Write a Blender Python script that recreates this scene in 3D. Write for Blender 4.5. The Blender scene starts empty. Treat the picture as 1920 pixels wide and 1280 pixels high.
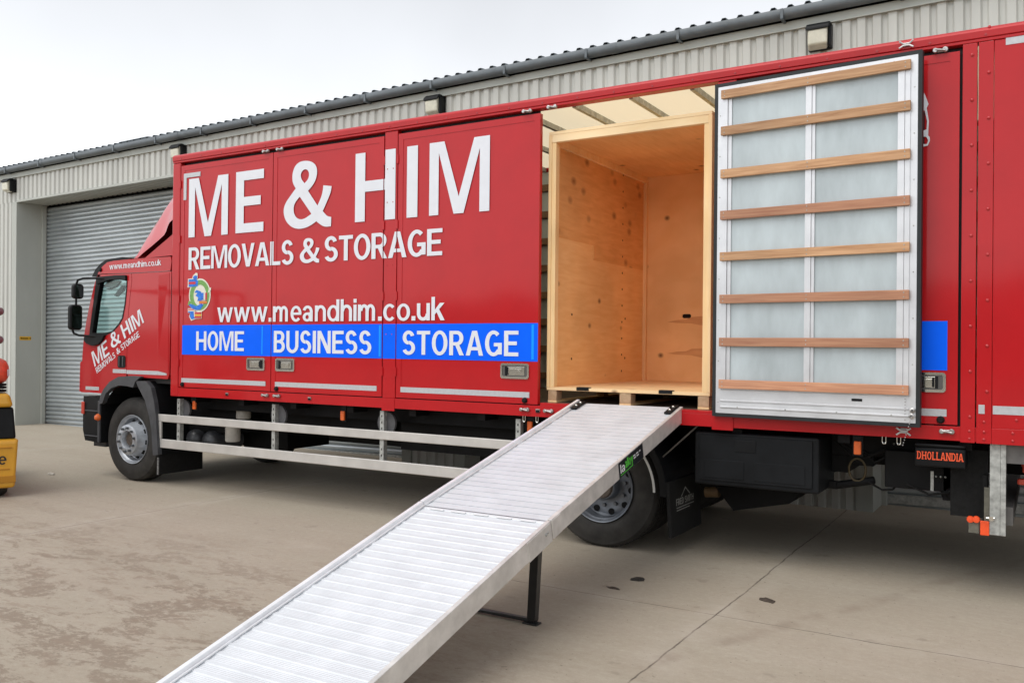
import bpy, bmesh, math, random
from mathutils import Vector, Matrix
random.seed(7)
sc = bpy.context.scene
col = sc.collection
R = math.radians

# ------------------------------------------------------------------ camera
cam_d = bpy.data.cameras.new('camera')
cam = bpy.data.objects.new('camera', cam_d)
col.objects.link(cam)
sc.camera = cam
YAW, PITCH, ROLL = 0.545324381, 0.0063023396, 0.010387358
_r = Vector((math.cos(YAW), math.sin(YAW), 0)); _f = Vector((-math.sin(YAW), math.cos(YAW), 0)); _u = Vector((0, 0, 1))
_f, _u = _f*math.cos(PITCH)+_u*math.sin(PITCH), _u*math.cos(PITCH)-_f*math.sin(PITCH)
_r, _u = _r*math.cos(ROLL)+_u*math.sin(ROLL), _u*math.cos(ROLL)-_r*math.sin(ROLL)
m4 = Matrix((( _r.x, _u.x, -_f.x, 0), (_r.y, _u.y, -_f.y, -6.575137), (_r.z, _u.z, -_f.z, 1.65), (0, 0, 0, 1)))
cam.matrix_world = m4
cam_d.sensor_width = 36; cam_d.lens = 1650/1920*36
cam_d.clip_start = 0.05; cam_d.clip_end = 2000

# ------------------------------------------------------------------ light: overcast day
SUN_EL, SUN_AZ = R(58), R(200)       # azimuth measured from +Y towards +X
wd = bpy.data.worlds.new('World'); sc.world = wd; wd.use_nodes = True
nt = wd.node_tree; bgn = nt.nodes['Background']
sky = nt.nodes.new('ShaderNodeTexSky'); sky.sky_type = 'NISHITA'; sky.sun_disc = False
sky.sun_elevation = SUN_EL; sky.sun_rotation = SUN_AZ
sky.air_density = 1.0; sky.dust_density = 0.5; sky.ozone_density = 1.0
hsv = nt.nodes.new('ShaderNodeHueSaturation'); hsv.inputs['Saturation'].default_value = 0.13
hsv.inputs['Value'].default_value = .95
tcw = nt.nodes.new('ShaderNodeTexCoord'); nzw = nt.nodes.new('ShaderNodeTexNoise')
nzw.inputs['Scale'].default_value = 2.2; nzw.inputs['Detail'].default_value = 4
mrw = nt.nodes.new('ShaderNodeMapRange'); mrw.inputs[1].default_value = .3; mrw.inputs[2].default_value = .7
mrw.inputs[3].default_value = 0.90; mrw.inputs[4].default_value = 1.07
mulw = nt.nodes.new('ShaderNodeMix'); mulw.data_type = 'RGBA'; mulw.blend_type = 'MULTIPLY'; mulw.inputs[0].default_value = 1
nt.links.new(sky.outputs[0], hsv.inputs['Color'])
nt.links.new(tcw.outputs['Generated'], nzw.inputs['Vector']); nt.links.new(nzw.outputs['Fac'], mrw.inputs[0])
nt.links.new(hsv.outputs[0], mulw.inputs[6]); nt.links.new(mrw.outputs[0], mulw.inputs[7])
nt.links.new(mulw.outputs[2], bgn.inputs['Color'])
bgn.inputs['Strength'].default_value = 0.15
sl = bpy.data.lights.new('sun', 'SUN'); sl.energy = 0.95; sl.angle = R(50); sl.color = (1, .96, .9)
so = bpy.data.objects.new('sun', sl); col.objects.link(so)
sd = Vector((math.sin(SUN_AZ)*math.cos(SUN_EL), math.cos(SUN_AZ)*math.cos(SUN_EL), math.sin(SUN_EL)))
so.rotation_euler = sd.to_track_quat('Z', 'Y').to_euler(); so.location = (0, -10, 20)
sc.view_settings.view_transform = 'Standard'; sc.view_settings.look = 'None'
sc.cycles.diffuse_bounces = 10; sc.cycles.max_bounces = 16
sc.view_settings.gamma = 1; sc.view_settings.exposure = 0.74

# ------------------------------------------------------------------ materials
def mat(name, c, rough=.5, metal=0, coat=0, spec=.5, nz=None, bump=None, stretch=(1, 1, 1), trans=0, ior=1.45, c2=None, emis=None):
    m = bpy.data.materials.new(name); m.use_nodes = True
    n = m.node_tree.nodes; L = m.node_tree.links; b = n['Principled BSDF']
    b.inputs['Base Color'].default_value = (*c, 1); b.inputs['Roughness'].default_value = rough
    b.inputs['Metallic'].default_value = metal; b.inputs['Coat Weight'].default_value = coat
    b.inputs['Coat Roughness'].default_value = .09
    b.inputs['Transmission Weight'].default_value = trans; b.inputs['IOR'].default_value = ior
    b.inputs['Specular IOR Level'].default_value = spec
    if nz or bump:
        tc = n.new('ShaderNodeTexCoord'); mp = n.new('ShaderNodeMapping'); mp.inputs['Scale'].default_value = stretch
        L.new(tc.outputs['Object'], mp.inputs[0])
    if nz:
        t = n.new('ShaderNodeTexNoise'); t.inputs['Scale'].default_value = nz[0]; t.inputs['Detail'].default_value = 6
        t.inputs['Roughness'].default_value = .6
        L.new(mp.outputs[0], t.inputs['Vector'])
        mr = n.new('ShaderNodeMapRange'); mr.inputs[1].default_value = .3; mr.inputs[2].default_value = .7
        L.new(t.outputs['Fac'], mr.inputs[0])
        mx = n.new('ShaderNodeMix'); mx.data_type = 'RGBA'
        if c2 is None:
            a = nz[1]; mx.inputs[6].default_value = (*[v*(1-a) for v in c], 1); mx.inputs[7].default_value = (*[min(1, v*(1+a)) for v in c], 1)
        else:
            mx.inputs[6].default_value = (*c, 1); mx.inputs[7].default_value = (*c2, 1)
        L.new(mr.outputs[0], mx.inputs[0]); L.new(mx.outputs[2], b.inputs['Base Color'])
        if len(nz) > 2:
            m2 = n.new('ShaderNodeMapRange'); m2.inputs[3].default_value = rough-nz[2]; m2.inputs[4].default_value = rough+nz[2]
            L.new(t.outputs['Fac'], m2.inputs[0]); L.new(m2.outputs[0], b.inputs['Roughness'])
    if bump:
        t2 = n.new('ShaderNodeTexNoise'); t2.inputs['Scale'].default_value = bump[0]; t2.inputs['Detail'].default_value = 3
        L.new(mp.outputs[0], t2.inputs['Vector'])
        bp = n.new('ShaderNodeBump'); bp.inputs['Strength'].default_value = bump[1]; bp.inputs['Distance'].default_value = bump[2] if len(bump) > 2 else .01
        L.new(t2.outputs['Fac'], bp.inputs['Height']); L.new(bp.outputs[0], b.inputs['Normal'])
    if emis:
        b.inputs['Emission Color'].default_value = (*emis[0], 1); b.inputs['Emission Strength'].default_value = emis[1]
    return m

RED = mat('red_paint', (.455, .007, .011), .40, 0, .45, .18, nz=(3, .06), bump=(1.3, .10, .03))
REDD = mat('red_cab_paint', (.455, .008, .012), .38, 0, .6, .2, nz=(2, .04), bump=(1.5, .05, .02))
WHITE = mat('white_vinyl', (.72, .74, .79), .45, nz=(8, .03))
BLUE = mat('blue_vinyl', (.0005, .125, .98), .5, spec=.12, coat=.1, nz=(4, .05))
BLUEL = mat('light_blue_vinyl', (.005, .30, .98), .5, spec=.2)
SILV = mat('reflective_strip', (.50, .51, .53), .4, .2, nz=(40, .08))
ALU = mat('mill_aluminium', (.66, .67, .69), .38, .55, nz=(6, .08, .08), bump=(60, .03))
ALUD = mat('ramp_deck_aluminium', (.665, .685, .715), .5, .25, nz=(5, .07, .08))
ALUW = mat('worn_aluminium', (.68, .665, .64), .42, .4, nz=(9, .15, .12), stretch=(1, 1, 1))
RAILG = mat('guard_rail_aluminium', (.55, .53, .50), .45, .3, nz=(4, .1, .1))
GALV = mat('galvanised_steel', (.42, .43, .41), .5, .5, nz=(22, .35, .12))
PANELG = mat('grey_inner_panel', (.46, .52, .54), .42, .2, nz=(2.2, .17, .12), stretch=(2.0, 2.0, .7))
CHROME = mat('polished_steel', (.75, .74, .70), .14, 1)
BLACKP = mat('black_plastic', (.009, .0095, .0105), .45, spec=.2, nz=(6, .3))
BLACKR = mat('black_rubber', (.010, .010, .010), .7, spec=.25, nz=(30, .3), bump=(90, .15))
SEAL = mat('rubber_seal', (.012, .015, .017), .55, nz=(8, .3))
DARK = mat('chassis_black', (.006, .006, .0065), .6, spec=.2, nz=(5, .4))
TYRE = mat('tyre_rubber', (.028, .026, .0235), .78, nz=(9, .4), bump=(60, .12))
RIM = mat('wheel_silver', (.47, .50, .54), .38, .5, nz=(12, .2, .1))
RIMR = mat('shaded_wheel_silver', (.16, .175, .20), .42, .5, nz=(10, .35, .1))  # rear rim silver, darkened to paint in shade from ramp and deep dish
GREYP = mat('grey_mudguard_plastic', (.058, .060, .066), .48, nz=(7, .25))
ORANGE = mat('orange_lens', (.72, .13, .02), .3, coat=.5, nz=(30, .15))
ORANGEP = mat('orange_paint', (.85, .09, .02), .45, nz=(20, .12))
TOOLB = mat('dark_grey_locker', (.009, .010, .0115), .5, spec=.2, nz=(4, .3))
GLASS = mat('cab_glass', (.66, .86, .84), .02, trans=1, ior=1.02, coat=.6)
MIRR = mat('mirror_glass', (.55, .6, .6), .03, 1)
YEL = mat('yellow_paint', (.66, .33, .02), .42, coat=.3, nz=(6, .10), bump=(12, .05))
CLAD = mat('steel_cladding', (.525, .53, .495), .5, 0, nz=(1.6, .11, .05), stretch=(1.5, 1, .22))
CLADJ = mat('jamb_flashing', (.42, .435, .40), .5, nz=(1.5, .08), stretch=(1, 1, .4))
GUT = mat('grey_gutter', (.125, .145, .16), .45, nz=(3, .2))
ROOFM = mat('roof_sheet', (.05, .065, .075), .5, nz=(3, .2))
SHUT = mat('galvanised_shutter', (.44, .475, .49), .36, .6, nz=(2.5, .14, .08), stretch=(.4, 1, 1))
LENS = mat('lamp_lens', (.60, .58, .47), .25, coat=.6, nz=(14, .12))
TRANSL = bpy.data.materials.new('translucent_roof'); TRANSL.use_nodes = True
_n = TRANSL.node_tree; _b = _n.nodes['Principled BSDF']; _b.inputs['Base Color'].default_value = (.78, .73, .62, 1); _b.inputs['Roughness'].default_value = .6
_t = _n.nodes.new('ShaderNodeBsdfTranslucent'); _t.inputs[0].default_value = (.93, .86, .72, 1)
_m = _n.nodes.new('ShaderNodeMixShader'); _m.inputs[0].default_value = .82
_n.links.new(_b.outputs[0], _m.inputs[1]); _n.links.new(_t.outputs[0], _m.inputs[2]); _n.links.new(_m.outputs[0], _n.nodes['Material Output'].inputs[0])
_z = _n.nodes.new('ShaderNodeTexNoise'); _z.inputs['Scale'].default_value = 2.5

def wood(name, a, b, stretch, knots=True, rough=.6, kc=(.10, .035, .012), kr=.13, ks=3.4, vary=False):
    m = bpy.data.materials.new(name); m.use_nodes = True
    n = m.node_tree.nodes; L = m.node_tree.links; bs = n['Principled BSDF']; bs.inputs['Roughness'].default_value = rough
    tc = n.new('ShaderNodeTexCoord'); mp = n.new('ShaderNodeMapping'); mp.inputs['Scale'].default_value = stretch
    L.new(tc.outputs['Object'], mp.inputs[0])
    t = n.new('ShaderNodeTexNoise'); t.inputs['Scale'].default_value = 3; t.inputs['Detail'].default_value = 7; t.inputs['Distortion'].default_value = .6
    L.new(mp.outputs[0], t.inputs['Vector'])
    mr = n.new('ShaderNodeMapRange'); mr.inputs[1].default_value = .32; mr.inputs[2].default_value = .68; L.new(t.outputs['Fac'], mr.inputs[0])
    mx = n.new('ShaderNodeMix'); mx.data_type = 'RGBA'; mx.inputs[6].default_value = (*a, 1); mx.inputs[7].default_value = (*b, 1)
    L.new(mr.outputs[0], mx.inputs[0])
    out = mx.outputs[2]
    t3 = n.new('ShaderNodeTexNoise'); t3.inputs['Scale'].default_value = 1.3; t3.inputs['Detail'].default_value = 2
    L.new(tc.outputs['Object'], t3.inputs['Vector'])
    mr3 = n.new('ShaderNodeMapRange'); mr3.inputs[1].default_value = .35; mr3.inputs[2].default_value = .65; mr3.inputs[3].default_value = .88; mr3.inputs[4].default_value = 1.08
    L.new(t3.outputs['Fac'], mr3.inputs[0])
    mm = n.new('ShaderNodeMix'); mm.data_type = 'RGBA'; mm.blend_type = 'MULTIPLY'; mm.inputs[0].default_value = 1
    L.new(out, mm.inputs[6]); L.new(mr3.outputs[0], mm.inputs[7]); out = mm.outputs[2]
    if knots:
        v = n.new('ShaderNodeTexVoronoi'); v.inputs['Scale'].default_value = ks
        mp2 = n.new('ShaderNodeMapping'); mp2.inputs['Scale'].default_value = (1, .9, 1.15); L.new(tc.outputs['Object'], mp2.inputs[0])
        L.new(mp2.outputs[0], v.inputs['Vector'])
        mk = n.new('ShaderNodeMapRange'); mk.inputs[1].default_value = .03; mk.inputs[2].default_value = kr; mk.inputs[3].default_value = .85; mk.inputs[4].default_value = 0
        L.new(v.outputs['Distance'], mk.inputs[0])
        m2 = n.new('ShaderNodeMix'); m2.data_type = 'RGBA'; m2.inputs[7].default_value = (*kc, 1)
        L.new(mk.outputs[0], m2.inputs[0]); L.new(out, m2.inputs[6]); out = m2.outputs[2]
    if vary:
        oi = n.new('ShaderNodeObjectInfo'); mv = n.new('ShaderNodeMapRange'); mv.inputs[3].default_value = .72; mv.inputs[4].default_value = 1.12
        L.new(oi.outputs['Random'], mv.inputs[0]); m4_ = n.new('ShaderNodeMix'); m4_.data_type = 'RGBA'; m4_.blend_type = 'MULTIPLY'; m4_.inputs[0].default_value = 1
        L.new(out, m4_.inputs[6]); L.new(mv.outputs[0], m4_.inputs[7]); out = m4_.outputs[2]
    L.new(out, bs.inputs['Base Color'])
    return m
PLY = wood('plywood', (.84, .50, .215), (.91, .59, .28), (1.2, 1.2, 9))
PLYV = wood('plywood_back', (.84, .50, .215), (.91, .58, .275), (1, 5, 1.4))
PINE = wood('pine_batten', (.84, .57, .27), (.90, .66, .36), (6, 6, .8), False)
PINEH = wood('pine_rail', (.86, .63, .34), (.92, .71, .43), (.8, 6, 6), False)
CHIP = wood('chipboard_block', (.40, .27, .15), (.52, .37, .23), (8, 8, 8), False, .85)
SLAT = wood('timber_lath', (.40, .20, .09), (.62, .37, .20), (.7, 12, 26), False, .6, vary=True)
SLATR = wood('reddish_timber_lath', (.44, .19, .105), (.60, .31, .18), (.7, 12, 26), False, .6, vary=True)
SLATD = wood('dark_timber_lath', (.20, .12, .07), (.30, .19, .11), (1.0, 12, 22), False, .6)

# ground concrete with joints, stains and wear
def concrete():
    m = bpy.data.materials.new('concrete_yard'); m.use_nodes = True
    n = m.node_tree.nodes; L = m.node_tree.links; bs = n['Principled BSDF']; bs.inputs['Roughness'].default_value = .85
    tc = n.new('ShaderNodeTexCoord'); P = tc.outputs['Object']
    sp = n.new('ShaderNodeSeparateXYZ'); L.new(P, sp.inputs[0])
    def math_(op, a, b=None, c=None):
        k = n.new('ShaderNodeMath'); k.operation = op
        for i, v in enumerate((a, b, c)):
            if v is None: continue
            if isinstance(v, (int, float)): k.inputs[i].default_value = v
            else: L.new(v, k.inputs[i])
        return k.outputs[0]
    def noise(s, d=6, st=(1, 1, 1), r=.6, dist=0):
        mp = n.new('ShaderNodeMapping'); mp.inputs['Scale'].default_value = st; L.new(P, mp.inputs[0])
        t = n.new('ShaderNodeTexNoise'); t.inputs['Scale'].default_value = s; t.inputs['Detail'].default_value = d
        t.inputs['Roughness'].default_value = r; t.inputs['Distortion'].default_value = dist
        L.new(mp.outputs[0], t.inputs['Vector']); return t.outputs['Fac']
    def rng(v, a, b, c=0, d=1):
        k = n.new('ShaderNodeMapRange'); k.inputs[1].default_value = a; k.inputs[2].default_value = b
        k.inputs[3].default_value = c; k.inputs[4].default_value = d; L.new(v, k.inputs[0]); return k.outputs[0]
    def mix(f, a, b, bl='MIX'):
        k = n.new('ShaderNodeMix'); k.data_type = 'RGBA'; k.blend_type = bl
        if isinstance(f, (int, float)): k.inputs[0].default_value = f
        else: L.new(f, k.inputs[0])
        for i, v in ((6, a), (7, b)):
            if isinstance(v, tuple): k.inputs[i].default_value = (*v, 1)
            else: L.new(v, k.inputs[i])
        return k.outputs[2]
    base = mix(rng(noise(.45, 5), .3, .7), (.345, .302, .232), (.425, .378, .298))
    base = mix(rng(noise(2.3, 6, (.35, 1, 1)), .35, .7, 0, .5), base, (.375, .310, .24))
    base = mix(rng(noise(1.2, 5, (.12, 1.6, 1)), .45, .75, 0, .45), base, (.47, .415, .345))
    base = mix(rng(noise(110, 4), .3, .7, .16, .0), base, (.12, .10, .08))
    base = mix(rng(noise(22, 9, (.7, 1, 1), .78), .38, .62, .30, .0), base, (.25, .205, .155))
    base = mix(rng(noise(34, 8, (.8, 1, 1), .8), .50, .70, .0, .30), base, (.52, .47, .385))
    base = mix(rng(noise(.9, 9, (.18, 1.5, 1), .7), .52, .68, 0, .38), base, (.27, .225, .17))
    sand = rng(noise(260, 2, r=.8), .58, .7, 0, .35); base = mix(sand, base, (.52, .46, .40))
    # brown worn patches in the near left of the yard
    region = math_('MULTIPLY', rng(sp.outputs[0], -1.6, -4.2), rng(sp.outputs[1], -1.2, -2.6))
    worn = math_('MULTIPLY', rng(noise(2.4, 9, (.6, 1.3, 1), .72, .3), .50, .535), rng(noise(13, 9, (.8, 1.2, 1), .8), .43, .50))
    worn = math_('MULTIPLY', worn, region)
    base = mix(math_('MULTIPLY', worn, .9), base, (.235, .185, .138))
    worn2 = math_('MULTIPLY', math_('MULTIPLY', rng(noise(6, 10, (.5, 1.2, 1), .82), .53, .57), region), .55)
    base = mix(worn2, base, (.25, .19, .14))
    spot = math_('MULTIPLY', rng(noise(5.5, 3, (1, 1, 1), .5), .66, .72), .35)
    base = mix(spot, base, (.2, .165, .13))
    fleck = math_('MULTIPLY', rng(noise(38, 2, r=.5), .715, .74), .7); base = mix(fleck, base, (.09, .075, .06))
    fleck2 = math_('MULTIPLY', rng(noise(17, 3, r=.6), .70, .73), .6); base = mix(fleck2, base, (.16, .13, .10))
    # slab joints: lines of a 5.75 m by 5 m grid, slightly ragged
    wob = math_('MULTIPLY', math_('SUBTRACT', noise(9, 4), .5), .02)
    wob2 = math_('MULTIPLY', math_('SUBTRACT', noise(.8, 2), .5), .08)
    wobs = math_('ADD', wob, wob2)
    def joint(coord, off, pitch):
        v = math_('ADD', math_('ADD', coord, off+pitch*40), wobs)
        d = math_('ABSOLUTE', math_('SUBTRACT', math_('MODULO', v, pitch), pitch/2)); return d
    d1 = joint(sp.outputs[0], 1.75+5.75/2, 5.75); d2 = joint(sp.outputs[1], 1.23+2.6, 5.2)
    d2 = math_('ADD', d2, math_('MULTIPLY', rng(sp.outputs[0], -3.2, -4.4), rng(noise(2, 4), .40, .52, 0, .1)))
    d = math_('MINIMUM', d1, d2)
    halo = math_('MULTIPLY', rng(d, .02, .22, 1, 0), rng(noise(3, 4), .4, .65, 0, .5)); base = mix(halo, base, (.46, .41, .345))
    d = math_('MINIMUM', math_('MULTIPLY', d1, .8), d2)
    line = math_('MULTIPLY', rng(d, .0015, .0065, 1, 0), rng(noise(5, 3), .35, .62, .35, .9)); base = mix(line, base, (.075, .058, .045))
    # an old tyre smear that crosses the slab towards the camera
    s1 = math_('ABSOLUTE', math_('ADD', math_('ADD', math_('MULTIPLY', sp.outputs[0], .917), math_('MULTIPLY', sp.outputs[1], -.399)), math_('ADD', .735, wob2)))
    smear = math_('MULTIPLY', rng(s1, .02, .09, 1, 0), rng(noise(4, 4), .42, .62, 0, .5)); base = mix(smear, base, (.24, .19, .145))
    L.new(base, bs.inputs['Base Color'])
    bp = n.new('ShaderNodeBump'); bp.inputs['Strength'].default_value = .35; bp.inputs['Distance'].default_value = .006
    hgt = math_('ADD', noise(70, 5, r=.7), math_('MULTIPLY', line, -1.5)); L.new(hgt, bp.inputs['Height']); L.new(bp.outputs[0], bs.inputs['Normal'])
    return m
CONC = concrete()
SKYLINE = mat('skyline_dark_green', (.035, .045, .022), .9, nz=(.3, .5))  # dark green of the added, unseen skyline

# ------------------------------------------------------------------ mesh helpers
class MB:
    def __init__(s, xf=None): s.b = bmesh.new(); s.xf = xf
    def faces(s, vs, fs):
        v = [s.b.verts.new(p) for p in vs]
        for f in fs:
            try: s.b.faces.new([v[i] for i in f])
            except ValueError: pass
    def box(s, x0, x1, y0, y1, z0, z1, M=None):
        vs = [Vector((x, y, z)) for x in (x0, x1) for y in (y0, y1) for z in (z0, z1)]
        if M is not None: vs = [M @ v for v in vs]
        s.faces(vs, [(0, 1, 3, 2), (4, 6, 7, 5), (0, 4, 5, 1), (2, 3, 7, 6), (0, 2, 6, 4), (1, 5, 7, 3)]); return s
    def cyl(s, p0, p1, r, r1=None, seg=20, caps=True):
        p0, p1 = Vector(p0), Vector(p1); r1 = r if r1 is None else r1
        q = (p1-p0).to_track_quat('Z', 'Y'); vs = []
        for p, rr in ((p0, r), (p1, r1)):
            for i in range(seg):
                a = 2*math.pi*i/seg; vs.append(p+q @ Vector((rr*math.cos(a), rr*math.sin(a), 0)))
        fs = [(i, (i+1) % seg, seg+(i+1) % seg, seg+i) for i in range(seg)]
        if caps: fs += [tuple(range(seg-1, -1, -1)), tuple(range(seg, 2*seg))]
        s.faces(vs, fs); return s
    def tube(s, pts, r, seg=10):
        pts = [Vector(p) for p in pts]
        for i in range(len(pts)-1): s.cyl(pts[i], pts[i+1], r, seg=seg)
        return s
    def lathe(s, prof, c, axis='Y', seg=48):
        # prof: (radius, offset along axis)
        n = len(prof); vs = []
        for i in range(seg):
            a = 2*math.pi*i/seg
            for r, o in prof:
                if axis == 'Y': vs.append(Vector((c[0]+r*math.cos(a), c[1]+o, c[2]+r*math.sin(a))))
                elif axis == 'X': vs.append(Vector((c[0]+o, c[1]+r*math.cos(a), c[2]+r*math.sin(a))))
                else: vs.append(Vector((c[0]+r*math.cos(a), c[1]+r*math.sin(a), c[2]+o)))
        fs = []
        for i in range(seg):
            j = (i+1) % seg
            for k in range(n-1): fs.append((i*n+k, i*n+k+1, j*n+k+1, j*n+k))
        s.faces(vs, fs); return s
    def strip(s, prof, d0, d1, caps=False):
        # prof: list of points; swept from +d0 to +d1
        n = len(prof); vs = [Vector(p)+Vector(d0) for p in prof]+[Vector(p)+Vector(d1) for p in prof]
        s.faces(vs, [(i, i+1, n+i+1, n+i) for i in range(n-1)])
        if caps: s.faces([v.copy() for v in vs], [tuple(range(n)), tuple(range(2*n-1, n-1, -1))])
        return s
    def prism(s, poly, d0, d1):
        n = len(poly); vs = [Vector(p)+Vector(d0) for p in poly]+[Vector(p)+Vector(d1) for p in poly]
        s.faces(vs, [(i, (i+1) % n, n+(i+1) % n, n+i) for i in range(n)]+[tuple(range(n-1, -1, -1)), tuple(range(n, 2*n))]); return s
    def ball(s, c, r, sx=1, sy=1, sz=1, u=16, v=10):
        t = bmesh.new(); bmesh.ops.create_uvsphere(t, u_segments=u, v_segments=v, radius=r)
        t.verts.ensure_lookup_table()
        vs = [Vector((p.co.x*sx+c[0], p.co.y*sy+c[1], p.co.z*sz+c[2])) for p in t.verts]
        fs = [tuple(w.index for w in f.verts) for f in t.faces]; t.free(); s.faces(vs, fs); return s

def wm(o):
    m = Matrix.LocRotScale(o.location, o.rotation_euler, o.scale)
    return wm(o.parent) @ o.matrix_parent_inverse @ m if o.parent else m
def obj(name, mb, m, parent=None, bevel=0, smooth=False, local=False, seg=2):
    me = bpy.data.meshes.new(name)
    if mb.xf is not None: mb.b.transform(mb.xf)
    bmesh.ops.recalc_face_normals(mb.b, faces=mb.b.faces)
    mb.b.to_mesh(me); mb.b.free()
    for x in (m if isinstance(m, (list, tuple)) else [m]): me.materials.append(x)
    o = bpy.data.objects.new(name, me); col.objects.link(o)
    if parent:
        o.parent = parent
        if not local: o.matrix_parent_inverse = wm(parent).inverted()
    if smooth:
        for p in me.polygons: p.use_smooth = True
        me.update()
        es = o.modifiers.new('es', 'EDGE_SPLIT'); es.split_angle = R(40)
    if bevel:
        bv = o.modifiers.new('bv', 'BEVEL'); bv.width = bevel; bv.segments = seg; bv.limit_method = 'ANGLE'; bv.angle_limit = R(40)
        bv.harden_normals = False
    return o
def empty(name, loc, label, cat, group=None, rot=None):
    o = bpy.data.objects.new(name, None); col.objects.link(o); o.location = loc; o.empty_display_size = .2
    if rot: o.rotation_euler = rot
    return tag(o, label, cat, group)
def tag(o, label, cat, group=None):
    o['label'] = label; o['category'] = cat
    if group: o['group'] = group
    return o
def struct(o, kind='structure'): o['kind'] = kind; return o
def fill2d(contours):
    """2D contours (even-odd) -> (verts2d, faces) through a filled curve."""
    c = bpy.data.curves.new('tmp', 'CURVE'); c.dimensions = '2D'; c.fill_mode = 'BOTH'
    for k in contours:
        s = c.splines.new('POLY'); s.points.add(len(k)-1); s.use_cyclic_u = True
        for p, q in zip(s.points, k): p.co = (q[0], q[1], 0, 1)
    o = bpy.data.objects.new('tmp', c); me = bpy.data.meshes.new_from_object(o)
    vs = [(v.co.x, v.co.y) for v in me.vertices]; fs = [tuple(p.vertices) for p in me.polygons]
    bpy.data.objects.remove(o); bpy.data.curves.remove(c); bpy.data.meshes.remove(me)
    return vs, fs
def plate(mb, outline, holes, y0, y1):
    """solid plate in the XZ plane with holes, between y0 (front) and y1."""
    vs, fs = fill2d([outline]+holes)
    mb.faces([Vector((x, y0, z)) for x, z in vs], fs)
    mb.faces([Vector((x, y1, z)) for x, z in vs], [f[::-1] for f in fs])
    for k in [outline]+holes:
        n = len(k); mb.faces([Vector((x, y0, z)) for x, z in k]+[Vector((x, y1, z)) for x, z in k], [(i, (i+1) % n, n+(i+1) % n, n+i) for i in range(n)])
    return mb
def arc(cx, cz, r, a0, a1, n=16, rz=None):
    rz = rz or r
    return [(cx+r*math.cos(R(a0+(a1-a0)*i/n)), cz+rz*math.sin(R(a0+(a1-a0)*i/n))) for i in range(n+1)]
def rrect(x0, x1, z0, z1, r, n=4):
    return arc(x1-r, z1-r, r, 0, 90, n)+arc(x0+r, z1-r, r, 90, 180, n)+arc(x0+r, z0+r, r, 180, 270, n)+arc(x1-r, z0+r, r, 270, 360, n)

# ------------------------------------------------------------------ lettering (bold narrow grotesque drawn by hand)
S_, B_ = .185, .145
def q4(x0, y0, x1, y1): return ('f', [[(x0, y0), (x1, y0), (x1, y1), (x0, y1)]])
def ring(cx, cy, rx, ry, a0, a1, s=S_, b=B_, n=22):
    o = [(cx+rx*math.cos(R(a0+(a1-a0)*i/n)), cy+ry*math.sin(R(a0+(a1-a0)*i/n))) for i in range(n+1)]
    k = [(cx+(rx-s)*math.cos(R(a0+(a1-a0)*i/n)), cy+(ry-b)*math.sin(R(a0+(a1-a0)*i/n))) for i in range(n+1)]
    return ('f', [[o[i], o[i+1], k[i+1], k[i]] for i in range(n)])
def pg(*p): return ('f', [list(p)])
AMP = [[(.848,.61),(1.015,.584),(1.005,.509),(.947,.403),(.842,.236),(.927,.158),(1.015,.139),(1.012,.007),(.906,.003),(.821,.028),(.712,.097),(.615,.049),(.494,.013),(.345,.003),(.195,.039),(.08,.125),(.021,.233),(.018,.33),(.062,.416),(.148,.497),(.273,.61),(.209,.693),(.195,.774),(.206,.859),(.255,.951),(.353,1.0),(.489,1.003),(.612,.974),(.698,.91),(.724,.813),(.689,.696),(.618,.616),(.533,.554),(.732,.325),(.803,.43),(.838,.53)],
       [(.458,.672),(.388,.739),(.374,.81),(.406,.859),(.467,.88),(.524,.862),(.555,.803),(.536,.726)],
       [(.362,.481),(.276,.417),(.235,.351),(.233,.264),(.28,.183),(.368,.142),(.467,.148),(.577,.197),(.608,.213)]]
def smoothc(k, it=2):
    for _ in range(it):
        out = []
        for i, p in enumerate(k):
            a = k[i-1]; c = k[(i+1) % len(k)]
            v1 = (p[0]-a[0], p[1]-a[1]); v2 = (c[0]-p[0], c[1]-p[1])
            l1 = math.hypot(*v1); l2 = math.hypot(*v2)
            dot = (v1[0]*v2[0]+v1[1]*v2[1])/(l1*l2+1e-9)
            if dot < .55: out.append(p)
            else:
                out.append((p[0]-v1[0]*.25, p[1]-v1[1]*.25)); out.append((p[0]+v2[0]*.25, p[1]+v2[1]*.25))
        k = out
    return k
_av, _af = fill2d([smoothc(k) for k in AMP])
X = .74                                          # x height
s2, b2 = .165, .125
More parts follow.
